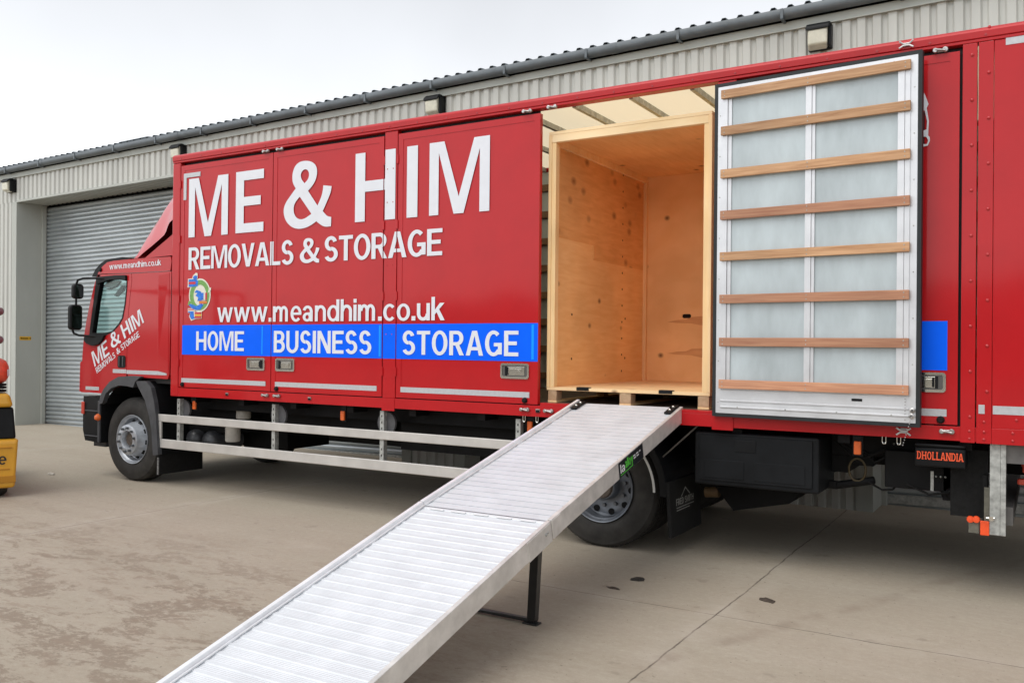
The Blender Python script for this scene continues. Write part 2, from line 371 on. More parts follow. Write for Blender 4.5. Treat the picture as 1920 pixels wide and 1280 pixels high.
GL = {
 'M': (.97, [pg((0,0),(.155,0),(.155,.85),(.405,0),(.565,0),(.815,.85),(.815,0),(.97,0),(.97,1),(.725,1),(.485,.23),(.245,1),(0,1))]),
 'E': (.63, [q4(0,0,S_,1), q4(S_-.01,0,.63,.15), q4(S_-.01,.85,.63,1), q4(S_-.01,.435,.565,.58)]),
 'F': (.60, [q4(0,0,S_,1), q4(S_-.01,.85,.60,1), q4(S_-.01,.435,.545,.58)]),
 'H': (.74, [q4(0,0,S_,1), q4(.74-S_,0,.74,1), q4(S_-.01,.43,.75-S_,.585)]),
 'I': (S_, [q4(0,0,S_,1)]),
 'L': (.57, [q4(0,0,S_,1), q4(S_-.01,0,.57,.15)]),
 'T': (.66, [q4(.33-S_/2,0,.33+S_/2,1), q4(0,.85,.66,1)]),
 'N': (.75, [pg((0,0),(.17,0),(.17,.68),(.55,0),(.75,0),(.75,1),(.58,1),(.58,.33),(.2,1),(0,1))]),
 'V': (.74, [pg((0,1),(.20,1),(.375,.27),(.55,1),(.74,1),(.475,0),(.265,0))]),
 'Y': (.72, [pg((0,1),(.21,1),(.36,.62),(.52,1),(.72,1),(.36+S_/2,.40),(.36+S_/2,0),(.36-S_/2,0),(.36-S_/2,.40))]),
 'A': (.80, [pg((0,0),(.19,0),(.40,.80),(.61,0),(.80,0),(.515,1),(.285,1)), q4(.19,.21,.61,.345)]),
 'O': (.76, [ring(.38,.5,.38,.515,0,360,n=36)]),
 'R': (.70, [q4(0,0,S_,1), q4(S_-.01,.86,.38,1), q4(S_-.01,.40,.38,.535), ring(.375,.70,.295,.30,-90,90), pg((.29,.41),(.47,.44),(.70,0),(.49,0))]),
 'B': (.68, [q4(0,0,S_,1), q4(S_-.01,.86,.37,1), q4(S_-.01,.445,.37,.575), q4(S_-.01,0,.37,.14), ring(.365,.7275,.28,.2725,-90,90), ring(.365,.2875,.315,.2875,-90,90)]),
 'D': (.72, [q4(0,0,S_,1), q4(S_-.01,.86,.32,1), q4(S_-.01,0,.32,.14), ring(.315,.5,.405,.5,-90,90)]),
 'P': (.68, [q4(0,0,S_,1), q4(S_-.01,.86,.38,1), q4(S_-.01,.38,.38,.52), ring(.375,.69,.305,.31,-90,90)]),
 'U': (.72, [q4(0,.34,S_,1), q4(.72-S_,.34,.72,1), ring(.36,.35,.36,.365,180,360)]),
 'S': (.66, [ring(.325,.7175,.30,.2975,18,270), ring(.335,.2825,.325,.2975,-158,90)]),
 'G': (.77, [ring(.385,.5,.385,.515,48,322), q4(.40,.38,.76,.52), q4(.585,.06,.76,.39)]),
 '&': (1.0, [('m', _av, _af)]),
 '.': (.19, [q4(0,0,.19,.19)]),
 'w': (1.02, [pg((0,X),(.18,X),(.29,.24),(.425,X),(.595,X),(.73,.24),(.84,X),(1.02,X),(.815,0),(.655,0),(.51,.47),(.365,0),(.205,0))]),
 'm': (.98, [q4(0,0,s2,X), ring(.325,.45,.245,X-.44,0,180,s2,.14), ring(.655,.45,.245,X-.44,0,180,s2,.14)] +
            [q4(.57-s2,0,.57,.455), q4(.90-s2,0,.90,.455)]),
 'n': (.62, [q4(0,0,s2,X), ring(.325,.45,.295,X-.44,0,180,s2,.14), q4(.62-s2,0,.62,.455)]),
 'h': (.62, [q4(0,0,s2,1), ring(.325,.45,.295,X-.44,0,180,s2,.14), q4(.62-s2,0,.62,.455)]),
 'u': (.62, [q4(.62-s2,0,.62,X), ring(.295,.29,.295,.30,180,360,s2,.14), q4(0,.285,s2,X)]),
 'd': (.66, [q4(.66-s2,0,.66,1), ring(.33,.365,.33,.38,0,360,s2,b2,n=32)]),
 'e': (.64, [ring(.32,.365,.32,.38,2,318,s2,b2,n=28), q4(.12,.315,.63,.425)]),
 'a': (.62, [ring(.275,.44,.295,.305,0,160,s2,.13), q4(.57-s2,0,.57,.45), ring(.255,.205,.255,.215,0,360,s2,.115,n=28), q4(.30,.325,.5,.42)]),
 'c': (.61, [ring(.325,.365,.325,.38,42,318,s2,b2)]),
 'o': (.66, [ring(.33,.365,.33,.38,0,360,s2,b2,n=32)]),
 'i': (s2, [q4(0,0,s2,X), q4(0,.83,s2,1)]),
 'l': (s2, [q4(0,0,s2,1)]),
 'k': (.62, [q4(0,0,s2,1), pg((s2-.01,.24),(s2-.01,.44),(.40,X),(.61,X)), pg((.22,.40),(.34,.52),(.63,0),(.43,0))]),
 'y': (.62, [pg((0,X),(.18,X),(.315,.25),(.45,X),(.62,X),(.33,-.22),(.15,-.22),(.235,.02))]),
 ' ': (.26, []),
}
def layout(text, gap=.10, slab=0):
    x = 0; out = []; k = 0
    for ch in text:
        w, prims = GL[ch]
        if slab and ch in 'DHLNIA':
            edges = {'D': [0], 'H': [0, .74-S_], 'L': [0], 'N': [0, .75-S_], 'I': [0], 'A': [0, .80-S_]}[ch]
            prims = list(prims)
            for e in edges:
                prims.append(q4(e-.07, 0, e+S_+.07, .13))
                if ch not in 'A': prims.append(q4(e-.07, .87, e+S_+.07, 1))
        for i, p in enumerate(prims):
            if p[0] == 'm': out.append((i, [(x+a, b) for a, b in p[1]], p[2]))
            else:
                for f in p[1]: out.append((i, [(x+a, b) for a, b in f], [tuple(range(len(f)))]))
        x += w+gap
    return out, x-gap
def text(mb, s, fn, gap=.10, slab=0, eps=.00025):
    """fn(u, v, k): u in 0..1 along the line, v in cap heights, k depth step -> 3D point"""
    g, w = layout(s, gap, slab)
    for i, pts, fs in g: mb.faces([Vector(fn(a/w, b, i*eps)) for a, b in pts], fs)
    return mb
def side_text(s, x0, x1, z0, z1, y=-.0045, gap=.10, mb=None, shear=None):
    mb = mb or MB()
    return text(mb, s, lambda u, v, k: (x0+(x1-x0)*u, y-k, z0+(z1-z0)*v), gap)

GAPS = [(-6.946, -6.936), (-5.449, -5.438), (-5.284, -5.273)]
def cut_gaps(mb):
    """cut vinyl where it crosses a door gap"""
    for a, b in GAPS:
        for xx in (a, b):
            g = mb.b.verts[:]+mb.b.edges[:]+mb.b.faces[:]
            bmesh.ops.bisect_plane(mb.b, geom=g, plane_co=(xx, 0, 0), plane_no=(1, 0, 0))
        dead = [f for f in mb.b.faces if a < f.calc_center_median().x < b]
        bmesh.ops.delete(mb.b, geom=dead, context='FACES')
    return mb

# ================================================================== SETTING: ground and added reflection skyline
g = MB(); g.faces([(-400, -400, 0), (400, -400, 0), (400, 400, 0), (-400, 400, 0)], [(0, 1, 2, 3)])
struct(obj('ground', g, CONC))
# unseen stand-in for trees and buildings, added to darken the truck's lower reflections
hb = MB(); pr = []
for i in range(161):
    x = -160+2*i
    h = 6.0+.045*x+.5*math.sin(x*.11)+.5*math.sin(x*.31+1)+.5*math.sin(x*.83)+.7*random.random()
    pr.append((x, min(9.5, max(3.0, h))))
vs = []; fs = []
for x, h in pr: vs += [(x, -48, -.2), (x, -52, h), (x, -60, h*.9), (x, -64, -.2)]
for i in range(160):
    for k in range(3): fs.append((4*i+k, 4*i+k+1, 4*i+5+k, 4*i+4+k))
hb.faces([Vector(v) for v in vs], fs); struct(obj('reflection_skyline', hb, SKYLINE))

# ================================================================== WAREHOUSE (root leans half a degree with the yard)
BR = (0, R(-.7), R(-.6))
wh = empty('warehouse', (-8, 3.12, 0), 'long grey corrugated steel warehouse with roller shutters behind the red truck', 'warehouse', rot=BR)
def bobj(name, mb, m, parent=None, **k): return obj(name, mb, m, parent or wh, local=True, **k)
FR = [(-13.5, -9.4), (-4.30, -3.50), (.35, 1.42), (5.34, 6.5), (10.6, 14)]      # cladded piers, local x
DO = [(-9.4, -4.30), (-3.50, .35), (1.42, 5.34), (6.5, 10.6)]
ZL, ZT = 4.54, 5.03
def clad(mb, x0, x1, z0, z1, p=.15):
    n = int(round((x1-x0)/p)); p = (x1-x0)/n; pr = []
    for i in range(n):
        a = x0+i*p; pr += [(a, .028, 0), (a+.12*p, .028, 0), (a+.24*p, 0, 0), (a+.74*p, 0, 0), (a+.86*p, .028, 0)]
    pr.append((x1, .028, 0))
    return mb.strip(pr, (0, 0, z0), (0, 0, z1))
for i, (a, b) in enumerate(FR):
    c = MB(); fl = .16 if 0 < i < 4 else .0
    clad(c, a+(.16 if i else 0), b-(.16 if i < 4 else 0), -.25, ZL); bobj('cladding', c, CLAD)
    j = MB()
    for s, x in ((0, a), (1, b)):
        if (s == 0 and i == 0) or (s == 1 and i == 4): continue
        x0, x1 = (x, x+.16) if s == 0 else (x-.16, x)
        j.box(x0, x1, -.006, .05, -.25, ZL-.002)                    # corner flashing
        xs = (x, x+.04) if s == 0 else (x-.04, x)
        j.box(xs[0], xs[1], .05, .62, -.25, ZL-.002)                # reveal
        xg = (x-.05, x-.001) if s == 0 else (x+.001, x+.05)
        j.box(xg[0], xg[1], .50, .575, -.25, ZL-.01)                # door guide seen edge-on
    bobj('jamb', j, CLADJ)
    k = MB(); k.box(a+.05, b-.05, .06, .64, -.25, ZL-.01); bobj('pier_core', k, DARK)
c = MB(); clad(c, -13.5, 14, ZL, ZT); bobj('lintel', c, CLAD)
c = MB()
for a, b in DO:
    n = int((b-a)/.15); pr = []
    for i in range(n):
        x = a+i*(b-a)/n; p = (b-a)/n; pr += [(x, 0, ZL), (x+.4*p, 0, ZL), (x+.5*p, 0, ZL+.02), (x+.9*p, 0, ZL+.02)]
    pr.append((b, 0, ZL)); c.strip(pr, (0, .03, 0), (0, .62, 0))
    c.box(a, b, -.008, .03, ZL-.012, ZL+.028)
bobj('soffit', c, CLADJ)
for a, b in DO:
    s = MB(); pr = []; n = 55; p = .084
    for i in range(n):
        z = -.12+i*p
        pr += [(0, .614, z), (0, .594, z+.007), (0, .585, z+.020), (0, .585, z+.045), (0, .594, z+.063), (0, .610, z+.076)]
    s.strip(pr, (a, 0, 0), (b, 0, 0)); d = bobj('roller_shutter', s, SHUT)
    e = MB(); e.box(a+.05, b-.05, .56, .62, -.06, .035); bobj('bottom_bar', e, GALV, d)
e = MB(); e.box(-13.5, 14, -.018, .04, ZT, ZT+.085); e.box(-13.5, 14, -.03, .04, ZT-.012, ZT); bobj('eave_flashing', e, CLADJ)
gt = MB(); pr = [(0, -.135, .20), (0, -.14, .19)]+[(0, -.08+.065*math.cos(R(a)), .155+.06*math.sin(R(a))) for a in range(180, 361, 20)]+[(0, -.015, .20)]
gt.strip([(0, y, ZT+z-.005) for _, y, z in pr], (-13.5, 0, 0), (14, 0, 0)); gut = bobj('gutter', gt, GUT, smooth=True)
for i in range(24):
    x = -13.1+i*1.17; k = MB(); k.box(x, x+.03, -.155, -.02, ZT+.07, ZT+.085); k.box(x, x+.03, -.155, -.148, ZT+.07, ZT+.19); bobj('gutter_bracket', k, GUT, gut)
for i in range(7):
    x = -12.4+i*4.0; k = MB(); k.strip([(0, (y+.08)*1.07-.08, ZT+(z-.155)*1.07+.15) for _, y, z in pr], (x, 0, 0), (x+.09, 0, 0)); bobj('gutter_joint', k, GUT, gut, smooth=True)
rf = MB(); pr = []; p = .182
for i in range(int(27.5/p)):
    a = -13.5+i*p; pr += [(a, 0, 0), (a+.055, 0, 0), (a+.075, 0, .034), (a+.115, 0, .034), (a+.135, 0, 0)]
pr = [(x, 0, ZT+.212+z) for x, _, z in pr]; rf.strip(pr, (0, -.075, 0), (0, 14, 14.07*math.tan(R(7)))); roof = bobj('roof', rf, ROOFM)
sol = roof.modifiers.new('so', 'SOLIDIFY'); sol.thickness = .006
rb = MB(); rb.box(-13.5, 14, .1, 14, ZT+.0, ZT+.18); rb.box(-13.5, 14, .70, .72, -.2, ZT); bobj('inner_wall', rb, DARK)
rl = MB(); rl.box(-6.15, -5.35, .02, .10, ZT+.25, ZT+.285); bobj('roof_clip', rl, ROOFM)
sg = MB(); sg.box(-9.402, -9.396, .07, .30, 1.80, 1.875); s1 = bobj('safety_sign', sg, mat('sign_yellow', (.75, .42, .02), .5))
sg = MB()
for y in (.075, .25): sg.faces([Vector((-9.3945, y, 1.838)), Vector((-9.3945, y+.045, 1.855)), Vector((-9.3945, y+.045, 1.82))], [(0, 1, 2)])
for i in range(2): sg.faces([Vector((-9.3945, .125, 1.84-i*.018)), Vector((-9.3945, .245, 1.84-i*.018)), Vector((-9.3945, .245, 1.85-i*.018)), Vector((-9.3945, .125, 1.85-i*.018))], [(0, 1, 2, 3)])
bobj('sign_marking', sg, BLACKP, s1)

# wall lamps on the cladding
def wall_lamp(x, z, label):
    y = 3.12-.01047*(x+8)
    t = empty('wall_lamp', (x, y, z), label, 'wall lamp', 'bulkhead lamps along the warehouse eave')
    b = MB(); b.box(x-.115, x+.125, y-.045, y+.02, z-.13, z+.13); obj('backplate', b, BLACKP, t, bevel=.012)
    pr = [(x-.115, y-.045, z-.135), (x-.10, y-.15, z-.10), (x-.10, y-.165, z+.04), (x-.10, y-.13, z+.10), (x-.105, y-.045, z+.115)]
    n = MB(); n.prism(pr, (0, 0, 0), (.20, 0, 0)); obj('lens', n, LENS, t, bevel=.02, seg=3)
    pr = [(x-.122, y-.05, z+.135), (x-.122, y-.12, z+.135), (x-.122, y-.172, z+.09), (x-.122, y-.176, z+.045), (x-.122, y-.13, z+.085), (x-.122, y-.05, z+.10)]
    h = MB(); h.prism(pr, (0, 0, 0), (.246, 0, 0)); h.box(x+.098, x+.13, y-.12, y-.03, z-.125, z+.10); obj('hood', h, BLACKP, t, bevel=.018, seg=3)
wall_lamp(-17.62, 4.745, 'wall lamp with black hood at left end of the warehouse above the shutter corner')
wall_lamp(-12.44, 4.845, 'wall lamp half hidden behind the front top corner of the red cargo box')
wall_lamp(-7.10, 4.905, 'wall lamp with dark hood peeping over the middle of the red cargo box roof')
wall_lamp(-2.06, 4.945, 'largest wall lamp under the gutter above the folded open truck door')

# ================================================================== TRUCK
tr = empty('removals_truck', (-4.6, 1.25, 0), 'long red removals truck with big white lettering, a blue band and an open side door', 'truck')
L0, L1 = -8.54, .95
b = MB(); b.box(L0, L1, 2.46, 2.50, 1.06, 3.72); b.box(L0, L0+.04, .10, 2.46, 1.06, 3.72); b.box(L1-.04, L1, .05, 2.46, 1.06, 3.72)
box = obj('cargo_box', b, RED, tr)
b = MB(); b.box(L0+.045, L1-.045, 2.435, 2.457, 1.18, 3.70); iw = obj('inner_wall', b, PANELG, tr)
for i in range(8):
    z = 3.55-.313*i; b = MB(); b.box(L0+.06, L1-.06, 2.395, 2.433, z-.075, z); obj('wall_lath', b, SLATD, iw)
for i in range(9):
    x = -8.2+i*1.0; b = MB(); b.box(x, x+.07, 2.425, 2.4345, 1.18, 3.69); obj('wall_stud', b, ALUW, iw)
b = MB(); b.box(L0+.05, L1-.05, .085, 2.434, 1.10, 1.176); b.box(-3.69, -2.17, .004, .084, 1.10, 1.1735)
obj('load_floor', b, mat('floor_ply', (.10, .075, .055), .7, nz=(8, .3)), tr)
b = MB(); b.box(L0+.042, L1-.042, .06, 2.455, 3.752, 3.757); obj('translucent_roof', b, TRANSL, tr)
k = 0
for i in range(-9, 9):
    x = -3.458+.525*i
    if L0+.1 < x < L1-.1:
        b = MB(); b.box(x-.018, x+.018, .11, 2.43, 3.70, 3.748); obj('roof_bow', b, GALV, tr)
b = MB()
b.prism([(0, -.014, 3.724), (0, -.018, 3.768), (0, -.010, 3.782), (0, .008, 3.797), (0, .04, 3.803), (0, .10, 3.795), (0, .10, 3.72)], (L0, 0, 0), (L1, 0, 0))
b.box(L0, L1, -.008, .085, 3.701, 3.7235)
rr = obj('roof_rail', b, RED, tr, bevel=.004)
b = MB()
for i in range(28):
    x = L0+.15+i*.335; b.cyl((x, -.012, 3.743), (x, -.0195, 3.743), .008, seg=8)
obj('rivet_row', b, mat('red_rivets', (.36, .008, .012), .4, coat=.5), rr)
b = MB(); b.prism([(0, 2.44, 3.72), (0, 2.44, 3.79), (0, 2.50, 3.80), (0, 2.52, 3.78), (0, 2.515, 3.72)], (L0, 0, 0), (L1, 0, 0)); obj('roof_rail', b, RED, tr)
b = MB(); b.box(L0, L1, -.002, .08, 1.055, 1.150); b.box(-3.70, -2.18, -.001, .082, 1.1505, 1.1755); b.box(L0, L1, 2.44, 2.505, 1.055, 1.15)
b.box(-2.185, -2.02, -.012, -.0025, 1.035, 1.15); b.box(-5.44, -5.285, -.006, -.003, 1.03, 1.15)
lr = obj('lower_rail', b, RED, tr, bevel=.003)
b = MB(); b.box(L0, -8.409, -.008, .10, 1.05, 3.698); obj('corner_post', b, RED, tr, bevel=.012)
b = MB(); b.box(-5.438, -5.284, .0005, .09, 1.1505, 3.698); obj('door_post', b, RED, tr, bevel=.004)
b = MB(); b.box(-2.165, -2.02, .0005, .09, 1.1505, 3.698); obj('hinge_post', b, RED, tr, bevel=.004)
b = MB(); b.box(-.485, -.398, -.010, .09, 1.047, 3.698); b.box(-.391, -.302, -.007, .09, 1.047, 3.698); obj('rear_post', b, RED, tr, bevel=.003)
b = MB(); b.box(-.300, L1, -.002, .05, 1.1505, 3.698); b.box(-.300, L1, -.008, .05, 1.047, 1.149); rp = obj('rear_panel', b, RED, tr, bevel=.002)
b = MB()
for i in range(9):
    z = 1.22+i*.30; b.ball((-.428, -.012, z), .011, sy=.6, u=8, v=6); b.ball((-.330, -.009, z+.17), .011, sy=.6, u=8, v=6)
for i in range(5): b.ball((-.16+i*.33, -.0035, 1.21), .010, sy=.6, u=8, v=6)
for x in (-.43, -.345, -.18, .1, .4):
    for z in (1.075, 1.125): b.ball((x, -.0105, z), .009, sy=.6, u=8, v=6)
for z in (1.19,): b.ball((-.345, -.009, z), .009, sy=.6, u=8, v=6)
obj('rivet_row', b, mat('rear_rivets', (.45, .01, .013), .35, coat=.7), rp)
for a, c in ((-8.41, -5.43), (-5.29, -3.765), (-2.03, -.48)):
    b = MB(); b.box(a, c, .058, .075, 1.14, 3.70); obj('door_seal', b, SEAL, tr)

def handle(door, x0, flip=False, w=.272):
    z0, z1 = 1.374, 1.508; x1 = x0+w
    b = MB(); plate(b, rrect(x0, x1, z0, z1, .022), [rrect(x0+.018, x1-.018, z0+.018, z1-.018, .012)], -.0075, .003)
    h = obj('door_handle', b, CHROME, door, bevel=.004)
    b = MB(); b.box(x0+.017, x1-.017, .0005, .0022, z0+.017, z1-.017); obj('handle_pan', b, mat('shaded_pan_steel', (.16, .155, .15), .3, .8), h)  # pan colour darkened to paint in the dark inside of the chrome recess
    f = (lambda u: x1-u) if flip else (lambda u: x0+u)
    xs = sorted((f(.055), f(w-.045)))
    b = MB(); b.prism([(xs[0], -.0045, z0+.03), (xs[1], -.0045, z0+.03), (xs[1], -.0045, z1-.03), (xs[0], -.0045, z1-.03)], (0, 0, 0), (0, .004, 0))
    xs2 = sorted((f(.085), f(w-.075))); b.box(xs2[0], xs2[1], -.0105, -.0046, z0+.045, z1-.045)
    b.cyl((f(w-.10), -.010, (z0+z1)/2), (f(w-.10), -.0125, (z0+z1)/2), .009, seg=12); obj('lever', b, CHROME, h, bevel=.003)
    b = MB(); xs3 = sorted((f(.048), f(.066))); b.box(xs3[0], xs3[1], -.0095, -.0055, z0+.026, z1-.026); xs4 = sorted((f(.070), f(.084))); b.box(xs4[0], xs4[1], -.0063, -.0047, z0+.034, z1-.034); obj('lever_slot', b, BLACKP, h)

def cargo_door(x0, x1, hx, flip, stop_x, label=None, strip=None, hw=.272):
    b = MB(); b.box(x0+.001, x1-.001, .0035, .045, 1.161, 3.661); d = obj('cargo_door', b, RED, tr)
    if label: d['label'] = label
    b = MB(); plate(b, [(x0, 1.160), (x1, 1.160), (x1, 3.662), (x0, 3.662)], [[(x0+.058, 1.215), (x1-.058, 1.215), (x1-.058, 3.604), (x0+.058, 3.604)]], 0, .0034)
    obj('door_frame', b, RED, d, bevel=.0012)
    if strip:
        b = MB(); b.box(strip[0], strip[1], -.0015, .002, 1.213, 1.262); obj('reflective_strip', b, SILV, d)
    handle(d, hx, flip, hw)
    b = MB(); b.lathe([(0, -.025), (.016, -.025), (.024, -.015), (.026, .001)], (stop_x, 0, 1.19), seg=18); obj('door_stop', b, BLACKR, d, smooth=True)
    return d
dA = cargo_door(-8.402, -6.946, -7.301, True, -8.335, None, (-8.358, -7.018))
dB = cargo_door(-6.936, -5.449, -6.871, False, -6.852, None, (-6.878, -5.510))
dC = cargo_door(-5.273, -3.727, -4.102, False, -3.852, None, (-5.217, -3.809), .289)
dE = cargo_door(-2.012, -.503, -.845, True, -.604, None, (-1.90, -.568))
dD_par = tr
# hinge knuckles
for z in (1.36, 2.08, 2.76, 3.38):
    for x in (-5.456, -5.292): b = MB(); b.box(x, x+.026, -.010, .002, z, z+.085); obj('hinge', b, RED, tr, bevel=.002)
    b = MB(); b.box(-8.416, -8.396, -.014, .002, z+.03, z+.115); obj('hinge', b, RED, tr, bevel=.002)
b = MB()
for z in (1.34, 1.76, 2.05, 2.42, 2.7, 3.02, 3.34):
    for x in (-5.40, -5.33): b.ball((x, -.0055 if 2.84 < z < 3.53 else -.0008, z), .006, sy=.5, u=8, v=6)
obj('rivet_row', b, RED, tr)
# rotating catches along lower rail and under roof rail
CATCH = mat('catch_steel', (.42, .41, .40), .3, .8, nz=(50, .5))
def catch(x, z, small=False):
    b = MB(); y = -.004
    b.box(x-.040, x+.040, y-.008, y+.004, z-.011, z+.011); b.cyl((x-.03, y-.03, z), (x-.03, y, z), .016, seg=10); b.cyl((x+.03, y-.022, z), (x+.03, y, z), .018, seg=10)
    b.tube([(x-.03, y-.026, z+.005), (x+.035, y-.026, z-.008)], .008, 8); obj('door_catch', b, CATCH, tr, bevel=.003)
for x, z in ((-7.005, 1.118), (-6.835, 1.118), (-3.845, 1.112), (-3.61, 1.110), (-.565, 1.115), (-7.035, 3.682), (-6.83, 3.682), (-3.85, 3.69), (-3.605, 3.694), (-.62, 3.682)): catch(x, z)
for x in (-7.60, -6.38, -3.72, -.83, -2.5):
    b = MB(); b.box(x-.022, x+.022, -.009, .0, 1.098, 1.122); rb_ = obj('rail_bracket', b, CATCH, tr, bevel=.002)
    b = MB(); b.box(x-.018, x+.018, -.0105, -.008, 1.090, 1.112); obj('bracket_slot', b, BLACKP, rb_)

# ---- vinyl: band, lettering, emblem
b = MB(); b.box(-8.353, -3.729, -.0012, .0, 1.527, 1.858); cut_gaps(b); bb = obj('blue_band', b, BLUE, tr)
b = MB(); b.box(-1.995, -.566, -.0012, .0, 1.523, 1.855); obj('blue_band', b, BLUE, tr)
for x0, x1 in ((-7.082, -7.066), (-5.487, -5.462), (-3.792, -3.768)): b = MB(); b.box(x0, x1, -.0024, -.0010, 1.545, 1.846); obj('band_line', b, BLUEL, bb)
Z0, Z1 = 2.843, 3.512
for w in ((('M', -8.262, -7.620, 3.500), ('E', -7.498, -7.072, 3.506)), (('&', -6.79, -6.125, 3.527),), (('H', -5.804, -5.303, 3.527), ('I', -5.165, -5.038, 3.529), ('M', -4.902, -4.237, 3.531))):
    b = MB()
    for s, x0, x1, zz in w: side_text(s, x0, x1, Z0+(zz-3.5)*.5 if s != '&' else 2.833, zz, mb=b)
    obj('lettering', cut_gaps(b), WHITE, tr)
for s, x0, x1, z0, z1 in (('REMOVALS', -8.255, -6.629, 2.480, 2.728), ('&', -6.545, -6.275, 2.480, 2.735), ('STORAGE', -6.205, -4.746, 2.487, 2.735)):
    obj('lettering', cut_gaps(side_text(s, x0, x1, z0, z1, gap=.045)), WHITE, tr)
obj('lettering', cut_gaps(side_text('www.meandhim.co.uk', -7.771, -4.712, 1.889, 2.105, gap=.07)), WHITE, tr)
for s, x0, x1, z0, z1 in (('HOME', -8.110, -7.345, 1.577, 1.789), ('BUSINESS', -6.898, -5.577, 1.567, 1.793), ('STORAGE', -5.20, -3.921, 1.570, 1.792)):
    obj('lettering', side_text(s, x0, x1, z0, z1, gap=.085), WHITE, tr)
b = MB(); b.box(-8.357, -8.310, -.0022, 0, 3.272, 3.57); b.box(-8.3095, -8.078, -.0022, 0, 3.521, 3.57); obj('corner_marking', b, SILV, tr)
for q in ((-.235, .9, -.0045, -.001, 3.655, 3.706), (-.295, .9, -.0045, -.001, 1.243, 1.298), (-.378, -.342, -.0095, -.006, 1.243, 1.302)): b = MB(); b.box(*q); obj('reflective_strip', b, SILV, tr)
# round emblem with map shapes and little flags
def ez(u, v): return (-8.254+(330+u/10.67-354)*.00895, 2.419-(500+v/10.67-516)*.00602)
def epl(pts, y, m, nm, par):
    b = MB(); plate(b, [ez(*p) for p in pts], [], y, y+.0008); return obj(nm, b, m, par)
ew = mat('emblem_border', (.72, .70, .60), .5, nz=(60, .1)); eg = mat('emblem_green', (.16, .36, .09), .5, nz=(30, .2)); eb = mat('emblem_blue', (.02, .17, .66), .5, nz=(25, .35)); er = mat('emblem_red', (.55, .03, .05), .5); ey = mat('emblem_yellow', (.75, .42, .05), .5)
em = epl([(480+215*math.cos(R(a)), 575-330*math.sin(R(a))) for a in range(0, 360, 10)], -.0012, ew, 'emblem', tr)
b = MB(); plate(b, [ez(480+195*math.cos(R(a)), 575-300*math.sin(R(a))) for a in range(0, 360, 10)], [[ez(485+125*math.cos(R(a)), 580-210*math.sin(R(a))) for a in range(0, 360, 10)]], -.0022, -.0013); obj('emblem_ring', b, eg, em)
epl([(240,415),(245,240),(330,235),(345,180),(400,130),(435,140),(440,230),(400,280),(405,400)], -.0030, ew, 'emblem_map', em)
epl([(345,235),(360,190),(400,180),(435,200),(420,260),(450,300),(440,400),(400,390),(395,280)], -.0040, eb, 'emblem_map', em)
epl([(380,520),(420,470),(500,500),(540,560),(525,680),(440,690),(455,620),(400,580),(440,530)], -.0040, eb, 'emblem_map', em)
epl([(270,770),(300,740),(420,790),(520,740),(560,770),(500,860),(420,870),(330,830)], -.0040, eb, 'emblem_map', em)
epl([(250,830),(380,830),(390,900),(530,900),(530,1035),(410,1040),(320,1080),(275,990),(300,920),(250,920)], -.0030, ew, 'emblem_map', em)
epl([(300,905),(370,910),(375,990),(400,1030),(330,1055),(290,990)], -.0040, eb, 'emblem_map', em)
epl([(665,440),(705,430),(700,490),(640,540)], -.0030, ew, 'emblem_map', em)
epl([(265,680),(340,710),(270,760),(245,770)], -.0032, eg, 'emblem_map', em)
for (x0, y0, x1, y1), ms in (((262, 255, 400, 405), (eb, er, eb)), ((390, 910, 525, 1030), (er, ey, er)), ((530, 530, 630, 670), (eb, ew, er)), ((475, 690, 630, 745), (er, ey, er)), ((258, 845, 370, 915), (er, ew, eb))):
    for i, mm in enumerate(ms):
        h = (y1-y0)/3; v = (x0, x1) if x1-x0 < 105 else None
        if v: epl([(x0+(x1-x0)*i/3, y0), (x0+(x1-x0)*(i+.96)/3, y0), (x0+(x1-x0)*(i+.96)/3, y1), (x0+(x1-x0)*i/3, y1)], -.0048, mm, 'emblem_flag', em)
        else: epl([(x0, y0+h*i), (x1, y0+h*i), (x1, y0+h*(i+.96)), (x0, y0+h*(i+.96))], -.0048, mm, 'emblem_flag', em)
# pale marking on the door behind the folded door, only its right edge shows
b = MB(); plate(b, [(-.95, 3.35), (-.85, 3.43), (-.735, 3.44), (-.712, 3.393), (-.692, 3.331), (-.703, 3.306), (-.689, 3.215), (-.693, 3.117), (-.683, 3.105), (-.682, 3.08), (-.694, 3.049), (-.735, 3.042), (-.95, 3.04)], [[(-.93, 3.08), (-.70, 3.06), (-.692, 3.085), (-.705, 3.11), (-.735, 3.115), (-.735, 3.15), (-.703, 3.16), (-.70, 3.215), (-.715, 3.29), (-.93, 3.29)]], -.0022, .0)
obj('door_marking', b, WHITE, tr)
b = MB(); b.box(-.93, -.715, -.0016, 0.002, 3.06, 3.28); obj('door_marking', b, BLACKP, tr)

